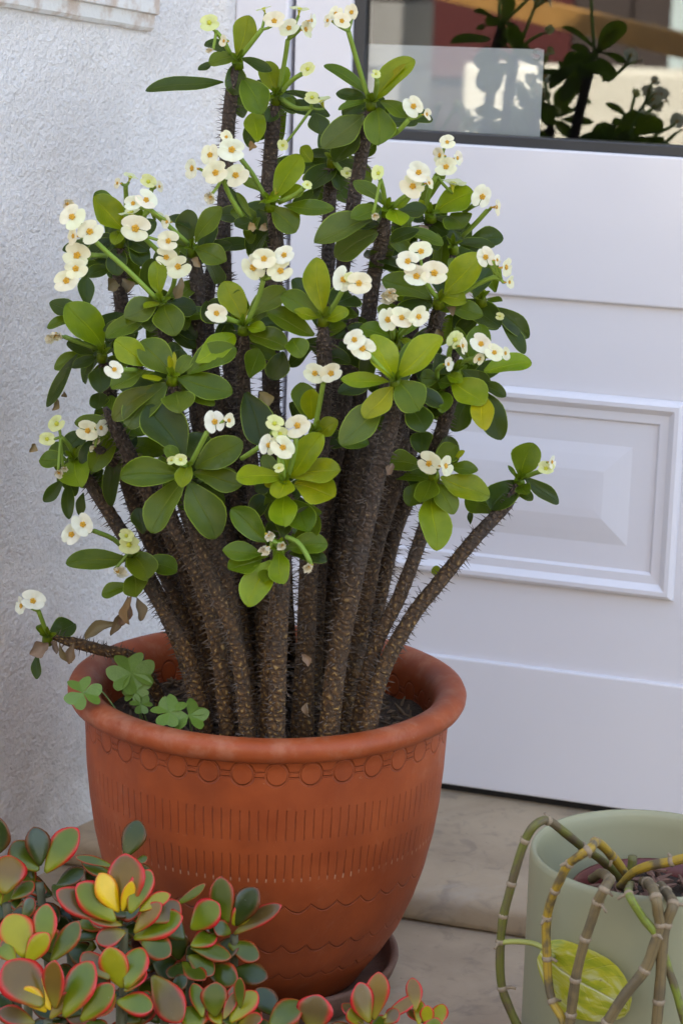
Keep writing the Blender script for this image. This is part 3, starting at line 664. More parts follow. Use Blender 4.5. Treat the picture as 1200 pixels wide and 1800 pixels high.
# rosettes: crown pixel, nearness d, leaves (base, tip, width, tone), flowers (pixel, diameter, kind), stalks
ROS = [
 dict(c=(418, 105), d=-.04, L=[(417, 97, 439, 27, 44, 'b'), (398, 92, 361, 74, 22, 'd'), (418, 97, 367, 111, 32, 'm'), (376, 110, 348, 123, 15, 'd'), (393, 145, 256, 160, 30, 'd', .02),
      (415, 110, 412, 168, 40, 'd'), (428, 138, 462, 201, 48, 'm'), (422, 103, 478, 125, 22, 'd'), (452, 250, 447, 197, 36, 'b', -.03)],
      Fl=[(368, 40, 32, 'y'), (482, 38, 37, 'f'), (464, 17, 26, 'u'), (395, 72, 24, 'l'), (372, 88, 18, 'w')], S=[[(405, 95), (392, 70), (380, 56)], [(420, 103), (440, 78), (460, 52)]]),
 dict(c=(485, 168), d=-.06, L=[(482, 162, 470, 107, 38, 'b'), (488, 160, 504, 117, 24, 'b'), (492, 162, 562, 173, 15, 'd'), (490, 182, 580, 203, 32, 'd'), (472, 168, 452, 141, 12, 'd'), (482, 182, 472, 215, 26, 'd'), (490, 178, 520, 185, 20, 'm')],
      Fl=[(508, 50, 35, 'f'), (535, 52, 34, 's'), (526, 18, 32, 'u'), (546, 36, 26, 's'), (541, 122, 26, 'y'), (566, 181, 36, 'u'), (548, 172, 26, 'y'), (497, 256, 22, 'y')], S=[[(490, 160), (500, 110), (506, 70)], [(493, 165), (512, 142), (530, 130)], [(492, 172), (520, 190), (548, 190)]]),
 dict(c=(652, 178), d=-.01, L=[(655, 174, 728, 104, 46, 'b'), (660, 168, 712, 113, 13, 'y'), (650, 166, 569, 115, 24, 'm'), (645, 173, 590, 164, 24, 'd'), (642, 178, 594, 193, 13, 'm'), (640, 203, 567, 262, 50, 'g'),
      (663, 190, 665, 256, 52, 'm', .025), (668, 178, 716, 207, 26, 'm'), (630, 225, 588, 285, 42, 'd'), (552, 200, 566, 238, 34, 'd')],
      Fl=[(600, 37, 32, 'f'), (577, 36, 26, 'l'), (618, 22, 30, 'f'), (590, 24, 26, 'f'), (660, 130, 17, 'y'), (727, 187, 38, 'f'), (748, 201, 26, 's')], S=[[(647, 172), (628, 110), (612, 55)], [(657, 175), (661, 158), (662, 142)], [(672, 245), (698, 232), (718, 210)]]),
 dict(c=(584, 278), d=-.09, L=[(592, 288, 543, 332, 44, 'd'), (592, 276, 540, 268, 18, 'd'), (548, 285, 528, 258, 26, 'b'), (590, 280, 625, 300, 26, 'd'), (586, 290, 600, 335, 30, 'd')], Fl=[(610, 305, 22, 'y')], S=[[(588, 285), (600, 300)]]),
 dict(c=(475, 355), d=.04, L=[(483, 348, 529, 272, 46, 'b'), (484, 342, 507, 307, 19, 'y'), (492, 352, 535, 332, 28, 'b'), (465, 340, 423, 312, 19, 'm'), (455, 358, 493, 349, 11, 'b'), (498, 362, 588, 368, 30, 'm'),
      (478, 366, 521, 408, 46, 'm'), (444, 388, 413, 398, 28, 'd'), (438, 384, 404, 330, 13, 'd'), (441, 381, 415, 338, 13, 'm'), (470, 405, 445, 460, 38, 'd', -.03)],
      Fl=[(408, 264, 46, 'f'), (398, 241, 22, 'f'), (370, 273, 38, 'f'), (380, 304, 43, 'f'), (414, 309, 43, 'f'), (340, 296, 40, 'l'), (371, 345, 30, 'w'), (540, 325, 17, 'y')], S=[[(467, 348), (445, 308), (424, 280)], [(425, 380), (402, 340), (392, 312)], [(490, 356), (520, 342), (534, 330)]]),
 dict(c=(338, 435), d=.03, L=[(332, 427, 331, 368, 42, 'd'), (344, 427, 391, 364, 36, 'm'), (343, 437, 398, 460, 38, 'm'), (330, 432, 283, 433, 22, 'm'), (336, 402, 297, 380, 18, 'd'), (345, 398, 378, 374, 20, 'd'), (350, 445, 380, 500, 34, 'd', -.03)],
      Fl=[(292, 453, 38, 'f'), (313, 469, 42, 'f'), (297, 424, 38, 'f'), (238, 402, 52, 'f'), (231, 377, 44, 'u'), (257, 352, 38, 'f'), (235, 358, 30, 'f'), (275, 378, 26, 'u'), (295, 390, 26, 'l')], S=[[(330, 428), (295, 396), (266, 370)], [(283, 446), (262, 426), (248, 412)], [(293, 525), (304, 505), (308, 485)]]),
 dict(c=(212, 418), d=-.05, L=[(218, 405, 164, 346, 48, 'b'), (200, 372, 167, 338, 36, 'm'), (208, 420, 148, 458, 30, 'd'), (208, 428, 206, 485, 38, 'd'), (195, 470, 153, 486, 26, 'd'), (222, 418, 262, 440, 34, 'd'), (228, 415, 255, 470, 34, 'd'), (218, 400, 200, 430, 20, 'b'), (205, 425, 170, 425, 26, 'd')],
      Fl=[(208, 322, 22, 'l'), (229, 313, 28, 'u'), (261, 320, 28, 'y'), (279, 328, 22, 's')], S=[[(222, 400), (222, 350), (221, 325)], [(250, 400), (262, 350), (268, 330)]]),
 dict(c=(285, 530), d=.06, L=[(280, 517, 274, 458, 34, 'b'), (276, 527, 221, 560, 42, 'g'), (268, 540, 223, 571, 24, 'm'), (266, 548, 186, 594, 36, 'm'), (288, 532, 309, 590, 44, 'm', .03), (275, 560, 262, 583, 22, 'g'), (281, 533, 253, 541, 13, 'b'), (295, 535, 345, 545, 38, 'd'), (292, 525, 330, 560, 34, 'd', -.03)],
      Fl=[(158, 408, 46, 'f'), (127, 382, 43, 'f'), (118, 358, 28, 'w'), (137, 450, 50, 'f'), (118, 494, 45, 'f'), (133, 472, 42, 'f'), (131, 415, 32, 'l')], S=[[(275, 525), (230, 480), (187, 442), (168, 424)], [(187, 450), (160, 448)]]),
 dict(c=(180, 620), d=.01, L=[(182, 612, 116, 534, 58, 'b'), (142, 550, 87, 532, 32, 'd'), (153, 540, 152, 486, 28, 'd'), (140, 562, 83, 576, 20, 'm'), (165, 622, 118, 602, 26, 'd'), (137, 622, 82, 716, 24, 'd'), (172, 628, 127, 647, 22, 'd'), (166, 634, 151, 657, 10, 'd'),
      (178, 645, 178, 690, 34, 'd'), (176, 690, 172, 720, 26, 'd'), (190, 605, 230, 560, 40, 'd', -.03), (190, 600, 205, 548, 40, 'd', -.03), (195, 695, 200, 735, 26, 'm')],
      Fl=[(98, 588, 34, 'w'), (92, 594, 26, 'w')], S=[[(170, 612), (140, 602), (114, 592)]]),
 dict(c=(303, 660), d=.12, L=[(300, 658, 247, 599, 56, 'm'), (286, 665, 250, 664, 12, 'y'), (262, 642, 202, 597, 46, 'b'), (254, 652, 196, 684, 36, 'm'), (293, 674, 224, 752, 58, 'g'), (280, 680, 198, 738, 42, 'g'), (308, 660, 337, 626, 28, 'm'),
      (345, 637, 413, 588, 42, 'b', -.03), (330, 657, 416, 612, 50, 'm'), (312, 664, 409, 692, 48, 'm'), (330, 690, 378, 712, 22, 'm'), (311, 688, 317, 725, 36, 'g'), (300, 660, 298, 625, 10, 'y'), (306, 660, 306, 618, 8, 'y')],
      Fl=[(202, 650, 33, 'f')], S=[[(240, 650), (228, 650), (212, 650)]]),
 dict(c=(203, 766), d=.03, L=[(202, 752, 131, 743, 34, 'm'), (200, 766, 161, 830, 36, 'm'), (168, 770, 142, 815, 26, 'd'), (206, 748, 190, 708, 28, 'd'), (215, 775, 195, 890, 32, 'd'), (212, 740, 255, 765, 30, 'm'), (222, 800, 235, 760, 18, 'd')],
      Fl=[(155, 757, 38, 'f'), (176, 752, 32, 's'), (172, 772, 20, 'w'), (165, 787, 18, 'w')], S=[[(200, 764), (185, 758), (172, 758)]]),
 dict(c=(130, 806), d=.02, L=[(118, 808, 69, 809, 32, 'm'), (131, 810, 142, 857, 42, 'b'), (112, 843, 77, 882, 24, 'd'), (120, 848, 121, 913, 22, 'd'), (147, 866, 140, 906, 18, 'd'), (128, 804, 118, 793, 12, 'd'), (133, 800, 150, 785, 14, 'm')],
      Fl=[(101, 745, 32, 'y'), (83, 772, 28, 'y'), (103, 831, 24, 'w'), (112, 822, 18, 'w')], S=[[(131, 800), (120, 780), (107, 768)]]),
 dict(c=(326, 820), d=.16, L=[(324, 806, 258, 712, 72, 'd'), (317, 832, 211, 838, 54, 'm'), (322, 842, 264, 936, 54, 'm'), (333, 846, 380, 947, 66, 'g'), (340, 832, 427, 852, 42, 'm'), (343, 822, 427, 776, 56, 'm'), (331, 814, 318, 857, 26, 'b'), (319, 808, 288, 788, 22, 'm'), (334, 806, 358, 762, 42, 'd'), (345, 855, 395, 885, 36, 'd', -.02)],
      Fl=[(378, 742, 40, 'f'), (401, 739, 30, 's'), (302, 809, 17, 'y'), (318, 808, 23, 'y')], S=[[(336, 815), (350, 788), (364, 760)], [(328, 820), (316, 814)]]),
 dict(c=(500, 845), d=.17, L=[(509, 838, 567, 763, 46, 'b'), (513, 840, 599, 827, 42, 'y'), (517, 850, 589, 874, 50, 'y'), (496, 836, 415, 841, 34, 'b'), (494, 847, 465, 853, 17, 'y'), (502, 842, 489, 877, 30, 'b'), (498, 868, 500, 926, 40, 'b'), (513, 880, 543, 936, 40, 'm'), (486, 838, 462, 800, 24, 'm'), (475, 855, 448, 862, 24, 'd'), (505, 835, 500, 790, 26, 'b')],
      Fl=[(472, 783, 35, 'f'), (497, 787, 41, 'f'), (483, 745, 32, 'y'), (492, 763, 30, 'y'), (523, 748, 43, 'f'), (490, 823, 19, 'y')], S=[[(500, 842), (496, 818), (490, 795)], [(425, 806), (442, 795), (462, 782)], [(506, 838), (516, 800), (520, 770)]]),
 dict(c=(490, 965), d=.19, L=[(470, 952, 406, 894, 46, 'm'), (460, 974, 391, 968, 32, 'm'), (460, 984, 401, 1001, 36, 'm'), (472, 978, 432, 975, 19, 'm'), (478, 986, 434, 1066, 52, 'b'), (490, 972, 497, 1027, 32, 'b'), (477, 998, 462, 1023, 17, 'm'), (505, 962, 576, 957, 40, 'm'), (508, 972, 575, 986, 26, 'd'), (522, 932, 548, 892, 32, 'd'), (495, 945, 500, 900, 30, 'd')],
      Fl=[(470, 940, 27, 'w'), (471, 963, 30, 'w'), (497, 957, 26, 'w'), (545, 995, 28, 'w')], S=[[(490, 962), (484, 955), (478, 952)], [(503, 944), (522, 952), (536, 970), (545, 988)]]),
 dict(c=(428, 572), d=.10, L=[(425, 563, 394, 494, 48, 'b'), (436, 556, 503, 508, 42, 'm'), (433, 570, 469, 544, 26, 'm'), (433, 576, 467, 580, 20, 'b'), (438, 586, 504, 612, 38, 'm'), (422, 566, 396, 563, 9, 'b'), (440, 664, 456, 613, 38, 'm'), (498, 618, 478, 668, 42, 'd'), (428, 570, 433, 540, 9, 'y'), (415, 585, 372, 600, 34, 'd', -.03), (415, 570, 365, 530, 40, 'd', -.04)],
      Fl=[(380, 551, 38, 'f'), (445, 470, 47, 'f'), (464, 455, 41, 'f'), (500, 449, 38, 'f'), (493, 477, 43, 'f')], S=[[(433, 570), (452, 530), (463, 492)], [(424, 568), (405, 562), (392, 556)]]),
 dict(c=(568, 556), d=.11, L=[(567, 550, 556, 452, 48, 'b'), (560, 552, 494, 518, 42, 'm'), (552, 590, 469, 548, 42, 'm'), (560, 560, 516, 547, 20, 'b'), (572, 562, 613, 546, 28, 'b'), (514, 594, 530, 629, 34, 'm'), (570, 545, 515, 490, 34, 'd', -.02), (580, 545, 620, 520, 36, 'd', -.03)],
      Fl=[(603, 492, 44, 'f'), (630, 498, 42, 'f'), (614, 488, 20, 'y')], S=[[(573, 556), (588, 535), (602, 510)]]),
 dict(c=(680, 365), d=.06, L=[(676, 360, 621, 318, 27, 'm'), (672, 366, 617, 384, 28, 'm'), (664, 384, 552, 428, 48, 'g'), (663, 408, 588, 452, 50, 'g'), (690, 368, 703, 397, 26, 'b'), (696, 376, 750, 366, 30, 'd'), (736, 404, 686, 426, 28, 'd'), (692, 366, 722, 345, 18, 'b'), (665, 395, 620, 410, 34, 'd', -.02), (650, 470, 700, 455, 30, 'd', -.05), (648, 440, 690, 480, 34, 'd', -.05)],
      Fl=[(665, 305, 27, 'y'), (725, 328, 42, 'f'), (736, 304, 40, 'f'), (752, 322, 26, 's'), (657, 378, 22, 'w')], S=[[(677, 360), (673, 335), (668, 316)], [(688, 366), (704, 350), (718, 342)]]),
 dict(c=(756, 375), d=-.01, L=[(764, 374, 832, 337, 48, 'b'), (790, 378, 814, 402, 34, 'm'), (744, 388, 787, 411, 36, 'd'), (762, 384, 811, 407, 22, 'd'), (753, 374, 735, 352, 12, 'b'), (700, 372, 745, 390, 26, 'd'), (745, 400, 768, 440, 28, 'd')],
      Fl=[(785, 250, 26, 'f'), (774, 273, 32, 'l'), (784, 294, 38, 'f'), (802, 278, 27, 's'), (795, 326, 46, 'u'), (848, 346, 40, 'f'), (870, 364, 28, 's')], S=[[(750, 372), (753, 340), (766, 308)], [(815, 372), (830, 362), (842, 356)], [(812, 415), (836, 392), (856, 370)]]),
 dict(c=(796, 430), d=-.04, L=[(800, 426, 869, 433, 20, 'd'), (802, 425, 845, 441, 24, 'd'), (795, 428, 752, 432, 22, 'd'), (796, 428, 780, 408, 12, 'd')], Fl=[(757, 465, 20, 'w'), (800, 455, 16, 'w')], S=[]),
 dict(c=(770, 526), d=.08, L=[(780, 518, 847, 448, 52, 'b'), (772, 520, 819, 531, 24, 'b'), (758, 524, 671, 490, 46, 'm'), (832, 522, 860, 472, 32, 'd'), (760, 530, 700, 545, 36, 'd', -.03), (715, 480, 690, 450, 40, 'd', -.05)],
      Fl=[(717, 460, 42, 'f'), (739, 443, 42, 'f'), (732, 486, 45, 'f'), (763, 480, 45, 'f'), (688, 524, 40, 'w'), (683, 515, 30, 'w'), (853, 452, 36, 'f'), (872, 457, 22, 's'), (887, 470, 36, 's'), (893, 496, 27, 's')], S=[[(768, 524), (758, 512), (748, 495)], [(800, 523), (838, 500), (866, 488), (880, 491)], [(690, 560), (680, 545), (684, 530)]]),
 dict(c=(845, 522), d=.03, L=[(802, 530, 880, 574, 46, 'd', .02), (864, 540, 929, 594, 36, 'd', .01), (878, 560, 922, 622, 26, 'd'), (852, 526, 882, 530, 12, 'm'), (845, 520, 845, 508, 14, 'b'), (840, 560, 800, 590, 34, 'd')], Fl=[(878, 556, 14, 'y')], S=[]),
 dict(c=(800, 650), d=.10, L=[(832, 642, 846, 570, 42, 'm', -.02), (850, 652, 934, 638, 38, 'b'), (812, 650, 863, 682, 32, 'd'), (838, 676, 889, 697, 24, 'd'), (793, 668, 852, 710, 54, 'b'), (850, 688, 880, 774, 46, 'd'), (846, 690, 850, 757, 32, 'y'), (770, 666, 738, 664, 30, 'm'), (770, 672, 797, 674, 26, 'm'), (785, 660, 812, 672, 20, 'b'), (778, 688, 777, 726, 21, 'm'), (760, 655, 800, 640, 34, 'd', -.02), (755, 735, 780, 712, 26, 'd', -.03), (740, 705, 780, 705, 18, 'd', -.04)],
      Fl=[(845, 605, 38, 'f'), (868, 620, 32, 'f'), (842, 632, 22, 'f'), (886, 621, 27, 's'), (800, 598, 32, 'y'), (811, 608, 28, 's'), (786, 640, 26, 's')], S=[[(800, 650), (815, 635), (832, 630)], [(795, 645), (788, 625), (793, 608)], [(768, 665), (768, 650), (778, 642)]]),
 dict(c=(695, 667), d=.16, L=[(693, 668, 650, 590, 48, 'b'), (699, 664, 777, 592, 50, 'b'), (698, 658, 740, 594, 34, 'm', -.02), (684, 671, 598, 667, 28, 'b'), (690, 680, 640, 736, 42, 'y'), (699, 670, 737, 722, 58, 'm'), (676, 705, 600, 784, 54, 'g'), (718, 710, 748, 758, 42, 'd'), (690, 700, 660, 700, 30, 'd', -.02)],
      Fl=[(622, 597, 38, 'f'), (637, 613, 43, 'f')], S=[[(690, 668), (668, 645), (650, 625)]]),
 dict(c=(552, 756), d=.11, L=[(542, 738, 528, 672, 44, 'm'), (546, 738, 548, 684, 34, 'b'), (558, 766, 593, 738, 32, 'b'), (590, 772, 648, 782, 30, 'm'), (432, 690, 462, 784, 58, 'd'), (545, 770, 520, 780, 30, 'd')], Fl=[(553, 657, 38, 'f'), (582, 657, 41, 'f')], S=[[(553, 755), (562, 710), (568, 674)]]),
 dict(c=(694, 598), d=.12, L=[(682, 592, 632, 574, 32, 'm'), (700, 590, 738, 556, 32, 'm'), (704, 594, 718, 608, 14, 'b'), (672, 570, 688, 532, 32, 'm', -.02), (700, 560, 750, 530, 34, 'd', -.03)], Fl=[(682, 562, 42, 'f'), (705, 559, 38, 'f'), (735, 557, 37, 'f')], S=[[(692, 598), (690, 588), (690, 575)], [(698, 596), (712, 580), (724, 568)]]),
 dict(c=(762, 830), d=.12, L=[(738, 818, 682, 811, 40, 'm'), (768, 814, 802, 783, 38, 'm'), (788, 822, 840, 827, 24, 'm'), (774, 838, 860, 874, 48, 'b'), (758, 842, 740, 884, 28, 'm'), (768, 848, 797, 904, 36, 'm'), (758, 868, 768, 968, 50, 'b'), (746, 802, 738, 760, 32, 'd'), (800, 808, 816, 792, 9, 'y')],
      Fl=[(754, 815, 41, 'f'), (781, 819, 37, 's')], S=[[(764, 832), (766, 826), (767, 822)]]),
 dict(c=(912, 842), d=.07, L=[(913, 836, 936, 778, 52, 'm'), (908, 846, 862, 896, 50, 'd'), (880, 902, 818, 872, 46, 'm', -.02), (920, 838, 981, 886, 28, 'd'), (914, 852, 926, 870, 18, 'm'), (910, 862, 936, 879, 18, 'd'), (905, 840, 892, 818, 8, 'm'), (768, 1016, 766, 994, 18, 'b'), (772, 1016, 792, 1012, 16, 'b'), (826, 922, 826, 900, 8, 'd')],
      Fl=[(959, 824, 28, 'y'), (968, 812, 24, 's')], S=[[(918, 840), (938, 832), (952, 828)]]),
 dict(c=(230, 980), d=.07, L=[(226, 982, 116, 990, 38, 'm'), (234, 972, 260, 1020, 38, 'm'), (252, 988, 312, 1004, 36, 'm'), (236, 1010, 240, 1050, 28, 'm'), (228, 1028, 179, 1047, 26, 'm'), (252, 938, 243, 892, 32, 'd')],
      Fl=[(126, 940, 40, 'f'), (146, 922, 40, 'f'), (222, 942, 26, 'y'), (227, 958, 36, 'y'), (206, 1004, 32, 'w')], S=[[(228, 976), (200, 948), (165, 933)], [(230, 978), (228, 968)]]),
 dict(c=(84, 1117), d=.0, L=[(88, 1116, 132, 1096, 32, 'd'), (76, 1116, 70, 1098, 16, 'm'), (66, 1150, 65, 1194, 17, 'd')], Fl=[(58, 1057, 40, 'f'), (40, 1065, 36, 'l')], S=[[(82, 1114), (76, 1095), (68, 1074)]]),
]
def stem_base(px, d, z=SOILZ - .01):
    a, b = 1000., 2600.
    for _ in range(40):
        m = (a + b) / 2
        if P(px, m, d).z > z: a = m
        else: b = m
    return P(px, a, d)
STEMS = [  # base x pixel, base nearness, pixels on the way, tip nearness, radius px at base and tip
 (470, -.06, [(440, 1000), (410, 700), (393, 450), (398, 300), (403, 200), (414, 112)], -.04, 20, 14), (500, -.08, [(490, 1000), (476, 700), (470, 400), (476, 260), (485, 172)], -.06, 20, 15),
 (545, -.05, [(570, 1000), (590, 700), (602, 480), (622, 350), (637, 260), (649, 186)], -.01, 20, 14), (530, -.10, [(560, 900), (575, 500), (578, 380), (583, 284)], -.09, 18, 14),
 (490, -.02, [(480, 900), (478, 650), (486, 440), (475, 362)], .04, 20, 15), (440, .0, [(400, 950), (365, 750), (350, 600), (346, 480), (339, 440)], .03, 20, 16),
 (420, -.09, [(330, 900), (240, 650), (212, 520), (213, 424)], -.05, 19, 15), (430, -.03, [(370, 950), (315, 750), (292, 600), (286, 536)], .06, 19, 14),
 (400, -.06, [(310, 950), (225, 780), (190, 680), (180, 622)], .01, 19, 14), (440, .06, [(395, 1000), (335, 800), (310, 720), (304, 666)], .12, 19, 15),
 (400, -.02, [(310, 1050), (240, 900), (212, 800), (204, 768)], .03, 20, 14), (362, .03, [(325, 1150), (252, 1000), (172, 870), (146, 828), (132, 808)], .02, 23, 13),
 (440, .12, [(420, 1150), (385, 1050), (345, 940), (328, 850), (326, 824)], .16, 19, 14), (405, .09, [(385, 1150), (350, 1020), (305, 920), (283, 850)], .06, 19, 16),
 (484, .13, [(490, 1150), (497, 1020), (505, 900), (502, 848)], .17, 21, 14), (462, .10, [(475, 1150), (488, 1000), (490, 968)], .185, 17, 12),
 (470, .02, [(455, 950), (430, 720), (427, 620), (428, 575)], .10, 19, 15), (525, .05, [(545, 1000), (565, 780), (570, 640), (568, 560)], .11, 21, 16),
 (560, .0, [(590, 1000), (630, 700), (655, 500), (671, 420), (680, 370)], .06, 21, 15), (590, -.08, [(650, 900), (720, 600), (742, 460), (755, 380)], -.01, 19, 13),
 (610, -.06, [(690, 850), (760, 600), (786, 490), (796, 434)], -.04, 18, 12), (600, .0, [(670, 850), (740, 650), (765, 570), (770, 530)], .08, 20, 15),
 (620, -.03, [(720, 800), (800, 620), (832, 545), (845, 524)], .03, 18, 12), (615, .03, [(690, 950), (755, 810), (787, 720), (800, 654)], .10, 19, 14),
 (570, .12, [(590, 1180), (625, 1000), (660, 850), (688, 740), (695, 672)], .16, 25, 17), (535, .08, [(545, 1000), (552, 850), (553, 760)], .11, 19, 14),
 (570, .05, [(620, 900), (670, 720), (693, 602)], .12, 20, 14), (615, .10, [(655, 1150), (705, 1040), (748, 920), (764, 834)], .12, 18, 14),
 (634, .125, [(665, 1200), (720, 1090), (775, 1020), (835, 945), (890, 885), (911, 846)], .07, 20, 14), (372, .07, [(330, 1150), (280, 1060), (246, 1005), (232, 980)], .07, 19, 13),
 (300, -.02, [(245, 1165), (175, 1142), (122, 1128), (84, 1116)], .0, 15, 12), (450, -.10, [(420, 900), (380, 700), (362, 560), (372, 460)], -.08, 22, 16),
 (560, -.10, [(630, 850), (685, 650), (702, 510)], -.06, 21, 15), (545, .02, [(565, 950), (600, 750), (615, 620), (622, 540)], .05, 20, 15), (600, .06, [(650, 1000), (690, 860), (715, 770)], .09, 22, 19)]
def put_stem(bx, bd, pts, td, r0_, r1_):
    p0 = stem_base(bx, bd); n = len(pts)
    q = [p0] + [P(x, y, bd + (td - bd) * ((i + 1) / n) ** 1.1) for i, (x, y) in enumerate(pts)]
    c = spline(q, .0035); m = len(c); sca = pxm(p0); ph = rnd.uniform(0, 6)
    rad = [(r0_ + (r1_ - r0_) * i / m) * .78 / sca * (1 if i < m - 8 else 1 - .085 * (i - m + 8)) for i in range(m)]
    rf = lambda i, j, ln, a: 1 + .085 * math.sin(a * 5 + i * .93 + ph) * math.sin(i * 1.05 + a * 2) + .05 * noise.noise(Vector((math.cos(a) * 2, math.sin(a) * 2, ln * 90 + ph)))
    seg = 14; v, f, u = tube_data(c, rad, seg, True, rf)
    o = add('stem', v, f, BARK, plant, p0, u)
    tv, tf = [], []
    for i in range(2, m - 2):
        t = (c[i + 1] - c[i - 1]).normalized()
        for k in range(5):
            j = rnd.randrange(seg); p = v[i * seg + j]; out = (p - c[i]).normalized()
            dr = (out + t * rnd.uniform(-.35, .45) + Vector((rnd.uniform(-.3, .3), rnd.uniform(-.3, .3), rnd.uniform(-.3, .3)))).normalized()
            ln = rnd.uniform(.004, .0105) * (1 if i > m * .25 else .75); s = dr.orthogonal().normalized(); b = dr.cross(s); w_ = rnd.uniform(.0005, .00085); k0 = len(tv); p = p - dr * .0008
            tv += [p + s * w_, p + (b * .87 - s * .5) * w_, p - (b * .87 + s * .5) * w_, p + dr * ln]
            tf += [(k0, k0 + 1, k0 + 3), (k0 + 1, k0 + 2, k0 + 3), (k0 + 2, k0, k0 + 3)]
    tag(add('thorns', tv, tf, THORN, o, p0, smooth=False), kind='stuff')
for k in range(12):                                                    # more stems packed behind the front row
    bx = 385 + k * 22 + rnd.uniform(-8, 8); tx = 470 + (bx - 505) * rnd.uniform(2.0, 2.9); ty = rnd.uniform(600, 800)
    STEMS.append((bx, rnd.uniform(-.10, .07), [(bx + (tx - bx) * .3 - 4, 1020), (bx + (tx - bx) * .68, 850), (tx, ty)], rnd.uniform(-.05, .07), 20, 15))
for s_ in STEMS: put_stem(*s_)
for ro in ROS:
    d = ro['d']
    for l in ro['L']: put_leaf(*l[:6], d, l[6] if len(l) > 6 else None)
    mbd = MB(); cx_, cy_ = ro['c']                                        # fresh green shoot in the middle of the rosette
    v, f, u = tube_data([P(cx_, cy_ + 14, d - .002), P(cx_, cy_ + 4, d), P(cx_, cy_ - 8, d + .002)], [.0062, .0056, .0028], 8); mbd.put(v, f, [(.3, .5)] * len(v))
    for k in range(5):
        a = 2 * math.pi * k / 5 + rnd.uniform(-.4, .4); L = rnd.uniform(13, 24)
        b, t = P(cx_, cy_ + 2, d + .004), P(cx_ + L * .75 * math.cos(a), cy_ - 6 - L * .7 * math.sin(a), d + .010 + rnd.uniform(0, .006))
        v, f, u = leaf_data(b, t, rnd.uniform(7, 11) / pxm(b), CAMDIR + UPV * .5, .05, .3, rnd.uniform(0, 6)); mbd.put(v, f, u)
    mbd.build('shoot', LEAF, plant, P(cx_, cy_, d), smooth=True, color=vary((.17, .22, .006)))
    heads = [(fl, put_flower(fl[0], fl[1], fl[2], fl[3], d + .030 + rnd.uniform(-.006, .008) - (.02 if fl[3] == 'u' else 0))) for fl in ro['Fl']]
    tips = [s[-1] for s in ro['S']]; grp = {i: [] for i in range(len(tips))}
    for fl, h in heads:
        if tips: i = min(range(len(tips)), key=lambda k: (tips[k][0] - fl[0]) ** 2 + (tips[k][1] - fl[1]) ** 2); grp[i].append(h)
    for i, s in enumerate(ro['S']):
        n = len(s) - 1
        put_stalk([P(x, y, d + .004 + .020 * k / n) for k, (x, y) in enumerate(s)], grp[i])
# leaves deep inside the crown, seen between the others
def inner(name, count, tone, near, far, w0, w1):
    mb = MB()
    for k in range(count):
        ro = ROS[rnd.randrange(len(ROS) - 2)]; cx_, cy_ = ro['c']; a = rnd.uniform(0, 2 * math.pi); L = rnd.uniform(55, 90)
        ox, oy = cx_ + rnd.uniform(-30, 30), cy_ + rnd.uniform(-10, 50); d = ro['d'] - rnd.uniform(near, far)
        tx, ty = ox + L * math.cos(a), oy + L * .8 * math.sin(a)
        if tx < 95 or tx > 900 or ty < 190 or ty > 930 or (tx > 800 and ty > 690): continue
        b, t = P(ox, oy, d), P(tx, ty, d + rnd.uniform(-.02, .02))
        v, f, u = leaf_data(b, t, rnd.uniform(w0, w1) / pxm(b), CAMDIR + UPV * rnd.uniform(.2, .9) + rv * rnd.uniform(-.4, .4), rnd.uniform(0, .12), .2, rnd.uniform(0, 6)); mb.put(v, f, u)
    tag(mb.build(name, LEAF, plant, smooth=True, color=(*TONE[tone], 1)), kind='stuff')
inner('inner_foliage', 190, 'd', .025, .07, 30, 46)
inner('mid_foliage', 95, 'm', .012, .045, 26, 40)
# brown shrivelled leaves hanging on the stems
for (bx, by, tx, ty, w_, d) in [(225, 1048, 212, 1100, 20, .06), (232, 1048, 228, 1098, 22, .07), (240, 1050, 248, 1092, 20, .06), (228, 1070, 195, 1118, 16, .05), (85, 1130, 52, 1150, 26, .01), (88, 1125, 100, 1150, 12, .0), (105, 1130, 128, 1165, 14, 0), (130, 1130, 122, 1168, 16, 0),
        (210, 1095, 150, 1125, 24, .02), (450, 402, 436, 402, 18, .05), (460, 395, 470, 404, 16, .05), (438, 262, 452, 258, 16, -.03), (320, 488, 308, 525, 18, .06), (205, 495, 190, 510, 24, -.03), (215, 490, 225, 515, 22, -.03), (740, 395, 748, 420, 16, .0), (785, 540, 795, 556, 16, .09), (768, 578, 780, 600, 18, .09), (455, 690, 470, 718, 24, .09),
        (690, 815, 680, 835, 14, .15), (338, 455, 352, 470, 14, .04), (100, 700, 92, 722, 12, 0), (62, 780, 52, 795, 14, 0), (115, 690, 108, 697, 10, 0), (400, 1085, 410, 1130, 18, .03), (530, 1150, 542, 1172, 14, .12), (512, 1225, 505, 1200, 12, .12), (545, 1260, 540, 1235, 14, .13)]:
    b, t = P(bx, by, d), P(tx, ty, d + rnd.uniform(0, .012)); v, f, u = leaf_data(b, t, w_ / pxm(b), CAMDIR + Vector((rnd.uniform(-.8, .8), 0, rnd.uniform(-.3, .6))), .15, .9, rnd.uniform(0, 6), wave=.25)
    add('withered_leaf', v, f, COLM, plant, b, u, color=vary((.24, .165, .085), .4))

